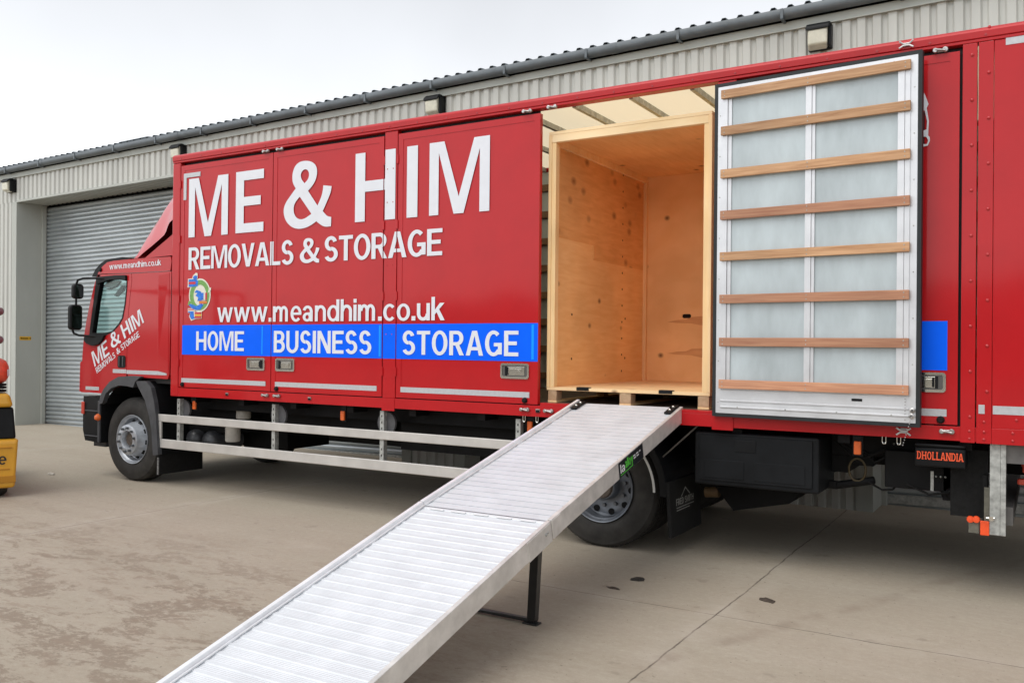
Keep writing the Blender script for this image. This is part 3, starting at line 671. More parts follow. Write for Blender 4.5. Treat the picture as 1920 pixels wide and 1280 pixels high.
# ---- open side door, folded right back against the side
W = 1.458; A0 = Vector((-2.168, -.050, 0)); ang = math.atan2(-.100, 1.454)
XF = Matrix.Translation(A0) @ Matrix.Rotation(ang, 4, 'Z')
def dob(nm, b, m, par, **k): b.xf = XF; return obj(nm, b, m, par, **k)
zb, zt = 1.142, 3.664
b = MB(); b.box(.012, W-.012, .004, .044, zb+.012, zt-.012); od = dob('cargo_door', b, PANELG, tr); od['label'] = 'open cargo door folded back, aluminium inside with wooden laths'
b = MB(); plate(b, [(0, zb), (W, zb), (W, zt), (0, zt)], [[(.026, zb+.026), (W-.026, zb+.026), (W-.026, zt-.026), (.026, zt-.026)]], -.006, .046); dob('door_seal', b, SEAL, od, bevel=.006)
b = MB(); plate(b, [(.027, zb+.027), (W-.027, zb+.027), (W-.027, zt-.027), (.027, zt-.027)], [[(.105, zb+.09), (W-.105, zb+.09), (W-.105, zt-.075), (.105, zt-.075)]], -.004, .003)
dob('door_frame', b, ALU, od, bevel=.001)
b = MB(); b.box(.069, .107, -.016, -.0045, 1.36, zt-.085); b.box(.1075, .137, -.006, .003, 1.36, zt-.076); b.box(.690, .733, -.016, .003, 1.36, zt-.076); b.box(.7335, .757, -.008, .003, 1.36, zt-.076); b.box(W-.150, W-.107, -.016, .003, 1.36, zt-.076); b.box(W-.106, W-.072, -.012, -.0045, 1.36, zt-.085)
dob('door_stud', b, ALU, od, bevel=.0015)
for i, z in enumerate((3.603, 3.328, 3.004, 2.692, 2.380, 2.060, 1.737, 1.422)):
    b = MB(); b.box(.062, W-.067, -.040, -.0165, z-.066+random.uniform(-.002, .002), z); la = dob('door_lath', b, SLAT if i < 3 or i == 4 else SLATR, od, bevel=.003)
    b = MB()
    for u in (.09, .711, W-.10):
        for dz in (-.018, -.048): b.ball((u, -.0405, z+dz), .0045, sy=.5, u=8, v=6)
    dob('screw', b, GALV, la)
b = MB(); pr = [(0, -.0045, zb+.028)]
for z in (zb+.075, 1.265, 1.355):
    pr += [(0, -.0045, z-.012), (0, -.012, z-.006), (0, -.012, z+.002), (0, -.0055, z+.006)]
pr += [(0, -.0055, 1.372), (0, .0, 1.373)]
b.strip(pr, (.065, 0, 0), (W-.07, 0, 0)); b.box(.066, W-.071, -.0035, .001, zb+.03, 1.37); kp = dob('kick_plate', b, ALU, od)
b = MB(); b.box(1.02, 1.09, -.0085, -.005, 1.300, 1.318); dob('plate_slot', b, BLACKP, kp)
b = MB()
for i in range(8): b.ball((.045, -.004, 1.25+.31*i), .005, sy=.6, u=8, v=6); b.ball((W-.048, -.004, 1.25+.31*i), .005, sy=.6, u=8, v=6)
for i in range(4): b.ball((.2+.36*i, -.004, zt-.052), .005, sy=.6, u=8, v=6); b.ball((.2+.36*i, -.0125, zb+.075), .006, sy=.6, u=8, v=6)
dob('rivet_row', b, GALV, od)
# retaining chain and cleats
b = MB(); b.lathe([(.008, -.024), (.018, -.020), (.018, -.006), (.008, -.004)], (W-.045, 0, 1.255), seg=14); b.lathe([(.008, -.024), (.018, -.020), (.018, -.006), (.008, -.004)], (W-.05, 0, 1.217), seg=14)
pts = [(W-.05-.03*i/6, -.03-.004*(i % 2), 1.20-.018*i) for i in range(11)]
for p in pts: b.ball(p, .0042, u=8, v=6)
for i in range(8): b.ball((W-.09, -.02, 1.33-.02*i), .004, u=8, v=6)
dob('door_chain', b, CATCH, od)
def cleat(x, z, y):
    b = MB()
    for s in (1, -1): b.tube([(x-.045, y-.022, z+s*.024), (x-.02, y-.012, z+s*.006), (x+.02, y-.012, z+s*.006), (x+.045, y-.022, z+s*.024)], .006, 8)
    b.box(x-.018, x+.018, y-.012, y, z-.010, z+.010); obj('cleat', b, mat('white_cleat', (.62, .62, .62), .35, .2), tr)
cleat(-.83, 3.752, -.018); cleat(-.83, 1.10, -.012)
for x in (-.96, -.865, -3.87, -3.74): b = MB(); b.tube([(x-.012, .02, 1.055), (x-.012, .02, 1.015), (x-.006, .02, 1.004), (x+.006, .02, 1.004), (x+.012, .02, 1.015), (x+.012, .02, 1.055)], .004, 6); obj('rope_hook', b, CHROME, tr)

# ---- chassis and running gear
b = MB()
for y in (.82, 1.62): b.box(-9.9, .75, y, y+.08, .76, 1.00); b.box(-8.4, .9, y-.01, y+.09, 1.00, 1.052)
for i in range(12): b.box(-8.3+i*.78, -8.22+i*.78, .09, 2.43, .985, 1.098)
for x in (-8.2, -6.4, -4.6, -2.2, -.6): b.box(x, x+.12, .9, 1.62, .80, .95)
ch = obj('chassis', b, DARK, tr)
b = MB(); b.box(-8.45, -3.9, .30, .34, .90, 1.05); b.box(-8.45, .6, 1.25, 2.3, .99, 1.05)
for x0, x1, y0, y1, z0, z1 in ((-8.75, -7.95, .42, .85, .62, .90), (-7.0, -5.7, .95, 1.6, .56, .85), (-4.9, -4.0, .9, 1.55, .42, .85), (-8.6, -7.6, .9, 1.6, .42, .80), (-5.6, -4.0, .5, .82, .60, .95), (-7.5, -5.9, .55, .82, .70, .95)): b.box(x0, x1, y0, y1, z0, z1)
b.cyl((-7.6, 1.25, .68), (-3.3, 1.25, .56), .055, seg=14); b.ball((-3.15, 1.25, .5), .24, sx=1.1, u=18, v=12); b.cyl((-3.15, .4, .5), (-3.15, 2.1, .5), .10, seg=16); b.cyl((-9.27, .45, .5), (-9.27, 2.05, .5), .07, seg=12)
for y in (.84, 1.66):
    for s in (-1, 1):
        for (xc) in (-9.27, -3.15): b.prism([(xc, y-.04, .66), (xc+s*.75, y-.04, .80), (xc+s*.75, y-.04, .76), (xc, y-.04, .58)], (0, 0, 0), (0, .08, 0))
obj('underbody', b, DARK, tr)
gus = mat('gusset_grey', (.09, .09, .095), .5, nz=(9, .3))
for x in (-8.47, -6.95, -5.49): b = MB(); b.cyl((x+.02, .105, .90), (x+.02, .13, .90), .11, seg=22); obj('gusset', b, gus, ch)
TANK = mat('air_tank', (.045, .047, .052), .4, coat=.2, nz=(8, .3))
for c, r, l in (((-8.585, .35, .525), .115, .42), ((-8.305, .35, .520), .118, .42), ((-9.03, .60, .69), .19, .5)):
    b = MB(); b.lathe([(0, -.05), (r*.55, -.042), (r*.9, -.012), (r, .03), (r, l)], c, seg=26); obj('air_tank', b, TANK, tr, smooth=True)
for c, h in (((-7.845, .45, .80), .125), ((-7.79, .25, .56), .155)):
    b = MB(); b.lathe([(0, 0), (.075, 0), (.082, .012), (.082, h), (.07, h+.012), (0, h+.012)], c, axis='Z', seg=22); obj('filter_canister', b, mat('canister_grey', (.42, .40, .36), .5, nz=(15, .15)), tr, smooth=True)
# wheels
def wheel(x, y, front, near=True, dual=False, par=None):
    s = 1 if near else -1
    def pf(p): return [(r, o*s) for r, o in p]
    w = .30
    b = MB(); b.lathe(pf([(.286, .035), (.300, .018), (.33, .006), (.375, .0), (.42, .004), (.455, .016), (.470, .018), (.484, .035), (.497, .052), (.4995, .058), (.4995, .098), (.487, .101), (.487, .109), (.4995, .112), (.4995, .146), (.486, .149), (.486, .157), (.4995, .16), (.4995, .194), (.487, .197), (.487, .205), (.4995, .208), (.499, .245), (.484, .265), (.455, .285), (.375, .30), (.29, .28)]), (x, y, .4995), seg=72)
    if not front:
        for i in range(72):                                            # block tread shoulders
            a = 2*math.pi*i/72; M = Matrix.Translation((x, y, .4995)) @ Matrix.Rotation(-a, 4, 'Y')
            for o in (.062, .212): b.box(.497, .5035, o*s, (o+.032)*s, -.013, .013, M)
    t = obj('wheel', b, TYRE, par, smooth=True)
    if front: pr = [(.286, .036), (.293, .012), (.290, .006), (.283, .010), (.276, .030), (.258, .045), (.252, .11), (.238, .118), (.226, .10), (.190, -.010), (.178, -.050), (.170, -.055), (.108, -.057), (.104, -.050), (.100, .03), (.09, .05), (0, .05)]
    else: pr = [(.286, .036), (.293, .010), (.290, .004), (.283, .008), (.277, .026), (.262, .040), (.256, .135), (.240, .150), (.225, .146), (.205, .150), (.120, .150), (.115, .06), (.105, .045), (0, .045)]
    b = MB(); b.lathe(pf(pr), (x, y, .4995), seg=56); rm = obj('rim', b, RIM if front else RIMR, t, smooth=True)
    b = MB()
    for i in range(10):
        a = 2*math.pi*(i+.3)/10; r = .141 if front else .168; o = -.057 if front else .150
        p = Vector((x+r*math.cos(a), y+o*s, .4995+r*math.sin(a))); b.cyl(p, p+Vector((0, -.028*s, 0)), .0165, .0145, seg=6)
    obj('wheel_nuts', b, mat('nut_steel', (.14, .15, .16), .4, .6), rm)
    b = MB()
    for i in range(10):
        a = 2*math.pi*(i+.8)/10; r = .212 if front else .222; o = .055 if front else .146
        p = Vector((x+r*math.cos(a), y+o*s, .4995+r*math.sin(a)))
        d = Vector((-.62*math.cos(a)*-1, -.78*s, -.62*math.sin(a)*-1)) if front else Vector((0, -s, 0))
        b.cyl(p-d*.012, p+d*.006, .027, seg=14)
    obj('hand_hole_shade', b, DARK, rm)  # dark discs on the rim stand in for shaded openings
    b = MB()
    if front: b.cyl((x, y+.052*s, .4995), (x, y-.012*s, .4995), .085, .075, seg=20)
    else: b.cyl((x, y+.046*s, .4995), (x, y+.02*s, .4995), .1, .09, seg=20)
    obj('hub_cap', b, mat('dirty_hub', (.09, .07, .055), .6, nz=(30, .4)), rm)
    if dual:
        b = MB(); b.lathe(pf([(.29, .36), (.375, .345), (.455, .36), (.497, .40), (.497, .60), (.455, .64), (.3, .645)]), (x, y, .4995), seg=48); obj('inner_tyre', b, TYRE, t, smooth=True)
wheel(-9.35, .075, True, True, par=tr); wheel(-3.15, .04, False, True, True, par=tr)
wheel(-9.35, 2.42, True, False, par=tr); wheel(-3.15, 2.46, False, False, True, par=tr)
# mudguards
b = MB(); out = [(-9.854,.90),(-9.838,1.00),(-9.775,1.085),(-9.66,1.18),(-9.49,1.245),(-9.25,1.262),(-9.06,1.258),(-9.165,1.20),(-9.207,1.125),(-9.32,1.14),(-9.48,1.143),(-9.625,1.105),(-9.735,1.03),(-9.79,.92)]
plate(b, out, [], -.012, .045); obj('front_arch', b, GREYP, tr, bevel=.018, seg=3)
b = MB(); pr = [(-9.79,0,.90),(-9.735,0,1.025),(-9.625,0,1.10),(-9.48,0,1.138),(-9.32,0,1.135),(-9.18,0,1.11)]
b.strip(pr, (0,.05,0), (0,.62,0)); obj('arch_liner', b, DARK, tr)
b = MB(); gp = [(-9.17,1.205),(-8.98,1.208),(-8.885,1.135),(-8.825,.97),(-8.79,.80),(-8.745,.365),(-8.835,.355),(-8.868,.64),(-8.912,.80),(-8.995,.985),(-9.10,1.11)]
plate(b, gp, [], -.005, .05); fg = obj('front_mudguard', b, GREYP, tr, bevel=.015, seg=3)
b = MB(); b.strip([(x, 0, z) for x, z in gp[5::-1]], (0, .05, 0), (0, .60, 0)); b.strip([(x, 0, z) for x, z in gp[6:]], (0, .05, 0), (0, .60, 0)); obj('guard_shell', b, BLACKP, fg)
b = MB(); b.prism([(-8.80, .02, .38), (-8.76, .02, .38), (-8.755, .02, .135), (-8.775, .02, .13)], (0, 0, 0), (0, .62, 0)); obj('mudflap', b, BLACKR, tr, bevel=.006)
b = MB(); b.box(-8.78, -8.757, .012, .021, .135, .33); obj('flap_edge', b, mat('flap_trim', (.16, .16, .16), .5, nz=(60, .6)), tr)
# rear guard with a pale edge strip
b = MB(); o1 = arc(-3.15, .50, .60, 178, -2, 30); pr = [(x, 0, z) for x, z in o1]
b.strip(pr, (0, .0, 0), (0, .70, 0)); b.strip([(x, 0, z) for x, z in arc(-3.15, .5, .575, 178, -2, 30)], (0, .0, 0), (0, .70, 0))
plate(b, arc(-3.15, .5, .60, 178, -2, 30)+arc(-3.15, .5, .545, -2, 178, 30), [], -.004, .0); rg = obj('rear_mudguard', b, BLACKP, tr)
b = MB(); plate(b, arc(-3.15, .5, .508, 52, 1, 14)+arc(-3.15, .5, .490, 1, 52, 14), [], -.012, -.005); obj('edge_strip', b, mat('pale_edging', (.55, .55, .53), .5), rg)
b = MB(); b.prism([(-2.56, -.002, .60), (-2.53, -.002, .60), (-2.50, -.002, .16), (-2.53, -.002, .16)], (0, 0, 0), (0, .70, 0)); fl = obj('mudflap', b, BLACKR, tr, bevel=.006)
fm = mat('flap_print', (.22, .22, .21), .7, nz=(70, .5))
b = MB(); 
def flap_pt(u, v): return Vector((-2.53+.03*(.60-v)/.44+.0012, u, v))
text(b, 'FRED SMITH', lambda u, v, k: flap_pt(.13+.40*u, .395+.052*v)); b.faces([flap_pt(*p) for p in ((.24, .455), (.35, .525), (.46, .455), (.44, .455), (.35, .51), (.26, .455))], [(0, 1, 4, 5), (1, 2, 3, 4)])
for z, w_ in ((.372, .40), (.352, .30)): b.faces([flap_pt(.13, z), flap_pt(.13+w_, z), flap_pt(.13+w_, z+.007), flap_pt(.13, z+.007)], [(0, 1, 2, 3)])
obj('flap_print', b, fm, fl)
b = MB(); b.tube([(-2.33, .09, 1.05), (-2.68, .10, .73)], .007, 8); b.tube([(-2.76, .12, .87), (-2.72, .11, .86), (-2.695, .10, .76), (-2.675, .10, .70)], .012, 8); obj('support_stay', b, mat('stay_steel', (.13, .12, .11), .5), tr)
# side guard rails
b = MB(); b.box(-8.815, -3.62, .03, .055, .745, .832); b.box(-8.815, -3.62, .03, .055, .445, .547); b.box(-8.815, -8.745, .029, .056, .5475, .7445)
sgd = obj('side_guard', b, RAILG, tr, bevel=.008)
for x in (-8.474, -6.954, -5.487, -3.953):
    b = MB(); b.box(x-.024, x+.024, .058, .066, .46, 1.02); b.box(x+.016, x+.0241, .0661, .11, .46, 1.02); p = obj('guard_post', b, GALV, sgd)
    b = MB()
    for k in range(5): b.box(x-.006, x+.004, .0565, .0585, .58+.06*k+.14*(k > 1), .60+.06*k+.14*(k > 1))
    obj('post_slot', b, BLACKP, p)
for x, z in ((-8.251, .955), (-6.024, .945), (-3.855, .955), (-1.148, .955)):
    b = MB(); b.box(x-.025, x+.025, .085, .11, z-.048, z+.048); mk = obj('side_marker', b, ORANGE, tr, bevel=.008)
    b = MB(); b.box(x-.034, x+.034, .108, .125, z-.06, z+.10); obj('marker_bracket', b, BLACKP, mk)
# locker
b = MB(); b.box(-2.345, -1.405, .06, .62, .60, 1.01); lk = obj('side_locker', b, TOOLB, tr, bevel=.018, seg=3)
b = MB(); b.box(-2.30, -1.45, .045, .059, .64, .985); b.box(-1.87, -1.50, .04, .0445, .66, .80); b.box(-2.26, -1.95, .04, .0445, .66, .80); obj('locker_lid', b, TOOLB, lk, bevel=.008)
b = MB(); b.box(-2.02, -1.86, .04, .0445, .87, .96); obj('locker_latch', b, BLACKP, lk, bevel=.01)
# tail lift hydraulics between the locker and the rear column
b = MB(); b.box(-1.40, -.32, .45, .9, .86, 1.05); b.box(-1.0, -.56, .33, .62, .66, .93); b.box(-1.30, -1.1, .5, .9, .78, .9); b.box(-.62, -.48, .33, .42, .60, .90); b.cyl((-.60, .40, .66), (-.50, .33, .64), .06, seg=14); b.box(-1.41, -1.28, .5, 1.2, .72, .92)
b.cyl((-1.35, .42, .63), (-1.08, .42, .69), .03, seg=10); b.box(-1.42, -1.34, .40, .46, .60, .66)
lf = obj('tail_lift_unit', b, DARK, tr, bevel=.008)
b = MB(); b.tube([(-1.20+.06*math.cos(R(a)), .40, .76+.085*math.sin(R(a))) for a in range(0, 361, 24)], .008, 8); obj('hose_loop', b, mat('hose_brown', (.07, .05, .02), .5), lf)
for pts in [[(-1.40+.05*i, .46, .98-.01*i), (-1.2+.04*i, .42, .82+.03*(i % 3)), (-1.0+.03*i, .40, .93)] for i in range(4)]+[[(-1.12, .38, .68), (-1.02, .37, .63), (-.95, .37, .64), (-.92, .37, .68)], [(-.85, .3, .70), (-.70, .28, .64), (-.58, .3, .66), (-.5, .32, .74)]]:
    b = MB(); b.tube(pts, .008, 8); obj('cable', b, BLACKR, lf)

b = MB()
for x in (-.955, -.925, -.895): b.ball((x, .448, .965), .008, u=8, v=6)
for x in (-.66, -.63, -.60): b.ball((x, .328, .765), .008, u=8, v=6)
b.box(-.695, -.675, .322, .33, .66, .80); obj('bolt_row', b, GALV, lf)
b = MB(); b.prism([(0, .035, .865), (0, .03, .985), (0, .045, 1.0), (0, .33, 1.0), (0, .33, .865)], (-.765, 0, 0), (-.455, 0, 0)); b.box(-.765, -.455, .026, .06, 1.0, 1.022); cv = obj('control_box', b, BLACKP, tr, bevel=.01)
b = MB(); text(b, 'DHOLLANDIA', lambda u, v, k: (-.750+.282*u, .0292-k*.3, .914+.054*v), gap=.15, slab=1); obj('lettering', b, mat('orange_red_print', (.85, .10, .03), .5), cv)
b = MB(); b.box(-.312, -.250, .04, .048, .445, 1.045); b.box(-.2499, -.218, .036, .07, .445, 1.045); b.box(-.312, -.304, .0481, .16, .445, 1.045); colm = obj('rear_column', b, GALV, tr, bevel=.003)
b = MB(); b.cyl((-.30, .04, .555), (-.30, .01, .555), .016, seg=8); b.tube([(-.33, .03, .555), (-.28, .02, .56)], .006, 6); obj('pin', b, CHROME, colm)
b = MB(); b.box(-.366, -.313, .038, .052, .437, .532); obj('reflector', b, ORANGEP, colm, bevel=.003)
b = MB(); b.lathe([(0, -.01), (.02, -.008), (.024, .01), (.0, .012)], (-.39, .045, .535), seg=14); b.lathe([(0, -.01), (.02, -.008), (.024, .01), (.0, .012)], (-.425, .055, .53), seg=14); obj('marker_lamp', b, ORANGEP, colm)
b = MB(); b.box(-.435, -.375, .05, .07, .445, .515); b.box(-.345, -.3135, .06, .09, .50, .75); obj('column_bracket', b, mat('bracket_grey', (.12, .115, .09), .6, nz=(20, .3)), colm)
b = MB(); b.box(-.56, -.33, .22, .30, .52, .98); b.prism([(-.36, .16, .46), (-.335, .16, .46), (-.335, .16, .82), (-.36, .16, .82)], (0, 0, 0), (0, .1, 0)); obj('rear_flap', b, BLACKR, tr)
b = MB(); b.box(-.30, -.18, .15, 2.35, .50, .62); b.box(-.30, -.10, .07, .12, .92, 1.045); obj('underrun_bar', b, mat('bar_grey', (.15, .145, .14), .5, .2, nz=(9, .25)), tr)
b = MB(); b.lathe([(0, -.02), (.03, -.018), (.04, 0), (.04, .04)], (-.10, .30, .90), seg=16); b.box(-.13, -.08, .26, .32, .84, .96); b.box(-.16, -.10, .25, .31, .76, .80); obj('tail_lamp', b, mat('red_lens', (.55, .06, .03), .3, coat=.5), tr, bevel=.01)
b = MB(); b.box(-.05, .7, .4, 2.1, .45, .95); obj('tail_lift_frame', b, DARK, tr)
b = MB(); b.cyl((-2.52, .85, .41), (-2.40, .85, .42), .045, seg=16); obj('shock_absorber', b, mat('brown_plastic', (.22, .14, .07), .5), tr)
b = MB(); b.prism([(-2.35, .6, .5), (-1.6, .6, .58), (-1.75, .6, .42), (-2.2, .6, .32)], (0, 0, 0), (0, 1.2, 0)); obj('spring_hanger', b, DARK, tr)

# ---- cab
cabe = REDD
YS = .035
def poly_cab(nm, pts, y0, y1, m, par, holes=(), bevel=.006, seg=2):
    b = MB(); plate(b, list(pts), [list(h) for h in holes], y0, y1); return obj(nm, b, m, par, bevel=bevel, seg=seg)
FRONT = [(-10.275,1.03),(-10.30,1.263),(-10.295,1.483),(-10.268,1.72),(-10.215,1.943),(-10.142,2.174),(-10.065,2.377),(-9.997,2.494)]
WOUT = [(-10.01,2.459),(-9.402,2.452),(-9.401,2.334),(-9.428,2.125),(-9.475,1.948),(-9.544,1.869),(-9.661,1.785),(-9.798,1.742),(-10.141,1.731),(-10.121,1.855),(-10.057,2.179)]
WGL = [(-9.926,2.400),(-9.75,2.424),(-9.538,2.412),(-9.417,2.392),(-9.419,2.314),(-9.448,2.115),(-9.495,1.948),(-9.564,1.877),(-9.682,1.792),(-9.816,1.771),(-10.076,1.769),(-10.06,1.855),(-9.996,2.146)]
SEAM = [(-9.333,2.478),(-9.322,2.40),(-9.348,2.229),(-9.380,2.02),(-9.393,1.811),(-9.397,1.549),(-9.401,1.31)]
ARCH = [(-9.401,1.235),(-9.49,1.232),(-9.66,1.165),(-9.775,1.07),(-9.838,1.0)]
root_c = MB(); root_c.box(-10.12, -8.62, .12, 2.40, 1.18, 1.24); root_c.box(-8.66, -8.60, .10, 2.42, 1.24, 2.62); root_c.box(-10.0, -9.5, .15, 2.35, 1.24, 1.66)
cab_in = obj('cab_interior', root_c, mat('cab_trim', (.04, .04, .04), .7), tr)
b = MB()
for y in (.55, 1.6):
    b.box(-9.36, -8.85, y, y+.5, 1.40, 1.55); b.box(-8.92, -8.78, y, y+.5, 1.5, 2.05); b.box(-8.90, -8.80, y+.12, y+.38, 2.05, 2.28)
obj('seat', b, mat('seat_cloth', (.035, .035, .04), .9), cab_in, bevel=.04, seg=3)
b = MB(); cxw = Vector((-9.72, 1.85, 1.80)); Mw = Matrix.Translation(cxw) @ Matrix.Rotation(R(60), 4, 'Y')
pts = [Mw @ Vector((.23*math.cos(R(a)), .23*math.sin(R(a)), 0)) for a in range(0, 361, 18)]; b.tube(pts, .016, 8); b.tube([Mw @ Vector((-.22, 0, 0)), Mw @ Vector((.22, 0, 0))], .015, 8); obj('steering_wheel', b, BLACKP, cab_in)
b = MB(); b.prism([(-10.03,.13,2.35),(-9.946,.13,2.407),(-9.806,.13,2.415),(-9.688,.13,2.411),(-9.765,.13,2.358),(-9.904,.13,2.325)], (0,0,0), (0,.02,0)); sv = obj('sun_blind', b, mat('pale_blind', (.35,.36,.36), .6), cab_in)
b = MB(); b.prism([(-10.04,.128,2.335),(-9.904,.128,2.305),(-9.765,.128,2.335),(-9.69,.128,2.40),(-9.765,.128,2.352),(-9.904,.128,2.322)], (0,0,0), (0,.02,0)); b.prism([(-10.10,.3,2.25),(-9.95,.3,2.37),(-9.89,.3,2.37),(-9.93,.3,2.30),(-10.05,.3,2.235)], (0,0,0), (0,.03,0)); obj('blind_edge', b, BLACKP, sv)
def side(y0, y1, near):
    door = [(-9.997,2.488)]+[(x+.0, z) for x, z in SEAM]+ARCH+[(-9.86,1.03),(-10.20,1.035)]+[(x+.075, z) for x, z in FRONT[1:]]
    dr = poly_cab('cab_door', door, y0, y1, cabe, tr, [WOUT], .012, 3)
    fr = poly_cab('window_frame', WOUT, y0-.004 if near else y0, y1 if near else y1+.004, BLACKP, dr, [WGL], .003)
    ym = (y0+y1)/2; poly_cab('window_glass', WGL, ym-.002, ym+.002, GLASS, dr, bevel=0)
    quarter = [(x+.008, z) for x, z in SEAM]+[(-9.36,1.245),(-9.06,1.245),(-8.64,1.24),(-8.615,1.30),(-8.60,2.47),(-8.62,2.478)]
    q = poly_cab('cab_side', quarter, y0, y1, cabe, tr, bevel=.012, seg=3)
    hd = [(-9.99,2.496),(-9.33,2.486),(-8.62,2.486),(-8.60,2.60),(-8.62,2.648),(-9.006,2.652),(-9.404,2.650),(-9.662,2.645),(-9.80,2.632),(-9.90,2.583)]
    h = poly_cab('roof_side', hd, y0, y1, cabe, tr, bevel=.02, seg=3)
    return dr, q, h
dr, qt, hd = side(YS, .085, True)
dr2, q2, h2 = side(2.415, 2.465, False)
b = MB(); pr = [(-9.80,0,2.632),(-9.662,0,2.648),(-9.404,0,2.655),(-9.006,0,2.657),(-8.62,0,2.652)]; b.strip(pr, (0,.06,0), (0,2.44,0)); b.strip([(x,0,z-.04) for x,_,z in pr], (0,.06,0), (0,2.44,0)); obj('cab_roof', b, cabe, tr, smooth=True)
b = MB(); b.strip([(x-.005+.02,0,z) for x,z in FRONT[:4]], (0,.06,0), (0,2.44,0)); b.box(-10.32,-10.20,.05,2.45,1.03,1.30); obj('cab_front', b, cabe, tr, smooth=True)
b = MB(); b.strip([(x+.02,0,z) for x,z in FRONT[3:]]+[(-9.80,0,2.63)], (0,.06,0), (0,2.44,0)); obj('windscreen', b, GLASS, tr, smooth=True)
poly_cab('front_corner', [(x+.072 if False else x, z) for x, z in FRONT]+[(x+.068, z) for x, z in FRONT[::-1]], .045, .12, cabe, tr, bevel=.02, seg=3)
poly_cab('front_corner', FRONT+[(x+.068, z) for x, z in FRONT[::-1]], 2.38, 2.455, cabe, tr, bevel=.02, seg=3)
b = MB(); plate(b, [(-10.37,1.04),(-10.315,1.035),(-10.305,1.43),(-10.36,1.40)], [], .06, 2.44); obj('front_grille', b, REDD, tr, bevel=.02)
# sun visor over the windscreen, dark
b = MB(); pr = [(-10.16,0,2.47),(-10.09,0,2.56),(-9.98,0,2.63),(-9.88,0,2.668),(-9.76,0,2.678),(-9.55,0,2.690),(-9.42,0,2.675)]
pl = [(x, z) for x, _, z in pr]+[(-9.42,2.655),(-9.62,2.652),(-9.79,2.642),(-9.88,2.612),(-9.965,2.555),(-10.03,2.47)]
plate(b, pl, [], .07, 2.43); obj('sun_visor', b, BLACKP, tr, bevel=.01)
b = MB(); b.lathe([(0,-.02),(.022,-.018),(.028,.0),(.0,.002)], (-9.93,.035,2.545), seg=14); obj('roof_lamp', b, BLACKP, tr)
# lower black step/bumper area
b = MB(); plate(b, [(-10.28,.985),(-9.93,.965),(-9.905,.92),(-9.905,.42),(-10.24,.435),(-10.285,.56),(-10.29,.80)], [], .06, 2.44); bp = obj('bumper', b, BLACKP, tr, bevel=.02, seg=3)
b = MB(); b.box(-9.955, -9.915, .035, .059, .43, .94); b.box(-10.24, -9.96, .05, .0595, .49, .505); b.box(-10.24, -9.96, .05, .0595, .80, .815); b.box(-10.2, -9.95, .15, .5, .36, .42); obj('step_frame', b, GREYP, bp, bevel=.006)
b = MB(); b.box(-10.31, -10.25, .045, .062, .76, .915); obj('corner_lamp', b, mat('corner_lens', (.55, .05, .03), .3, coat=.4), bp, bevel=.008)
b = MB(); b.lathe([(0,-.035),(.03,-.03),(.045,-.005),(.045,.01)], (-9.945,.035,.735), seg=16); obj('indicator', b, ORANGE, bp, smooth=True)
# markings, handle, louvre
for x0, x1, z0, z1 in ((-9.66,-9.404,1.288,1.334), (-9.395,-8.66,1.283,1.328), (-10.20,-9.93,1.066,1.108)): b = MB(); b.box(x0, x1, YS-.0025, YS+.001, z0, z1); obj('reflective_strip', b, SILV, tr)
b = MB(); plate(b, rrect(-9.565,-9.415,1.353,1.50,.03), [], YS-.006, YS+.002); hh = obj('door_handle', b, BLACKP, dr, bevel=.006)
b = MB(); b.box(-9.535,-9.515,YS-.016,YS-.007,1.37,1.485); b.box(-9.47,-9.45,YS-.012,YS-.007,1.37,1.485); obj('handle_grip', b, GREYP, hh, bevel=.004)
b = MB(); plate(b, [(-8.61,2.45),(-8.545,2.45),(-8.545,1.86),(-8.625,1.86),(-8.63,2.15)], [], YS+.01, .20); lv = obj('louvre', b, BLACKP, tr)
b = MB()
for i in range(22): b.box(-8.618, -8.548, YS+.004, YS+.0098, 1.88+.025*i, 1.889+.025*i)
obj('louvre_blade', b, GREYP, lv)
b = MB(); b.prism([(-8.83,YS-.0,2.455),(-8.63,YS-.0,2.462),(-8.63,YS-.0,1.30),(-8.83,YS-.0,1.33)], (0,-.004,0), (0,.003,0)); b.prism([(-8.80,YS-.028,2.44),(-8.635,YS-.004,2.455),(-8.635,YS-.004,1.42),(-8.80,YS-.012,1.52)], (0,0,0), (0,.01,0)); obj('cab_extender', b, cabe, tr, bevel=.006)
# slanted lettering on the door
def slant(s, p0, p1, h0, mb, gap=.10):
    p0 = Vector(p0); p1 = Vector(p1); d = p1-p0
    up = Vector(h0)
    return text(mb, s, lambda u, v, k: (p0.x+d.x*u+up.x*v, YS-.0042-k, p0.y+d.y*u+up.y*v), gap)
for s, p0, p1, up in (('ME', (-10.018, 1.352), (-9.722, 1.513), (-.074, .176)), ('&', (-9.680, 1.570), (-9.505, 1.655), (-.074, .168)), ('HIM', (-9.439, 1.698), (-9.074, 1.896), (-.088, .158))):
    b = MB(); slant(s, p0, p1, up, b, .11); obj('lettering', b, WHITE, tr)
for s, p0, p1 in (('REMOVALS', (-9.969, 1.272), (-9.603, 1.478)), ('&', (-9.573, 1.506), (-9.512, 1.540)), ('STORAGE', (-9.485, 1.557), (-9.146, 1.730))):
    b = MB(); slant(s, p0, p1, (-.035, .064), b, .06); obj('lettering', b, WHITE, tr)
b = MB(); slant('www.meandhim.co.uk', (-9.744, 2.540), (-8.778, 2.556), (-.010, .070), b, .06); obj('lettering', b, WHITE, tr)
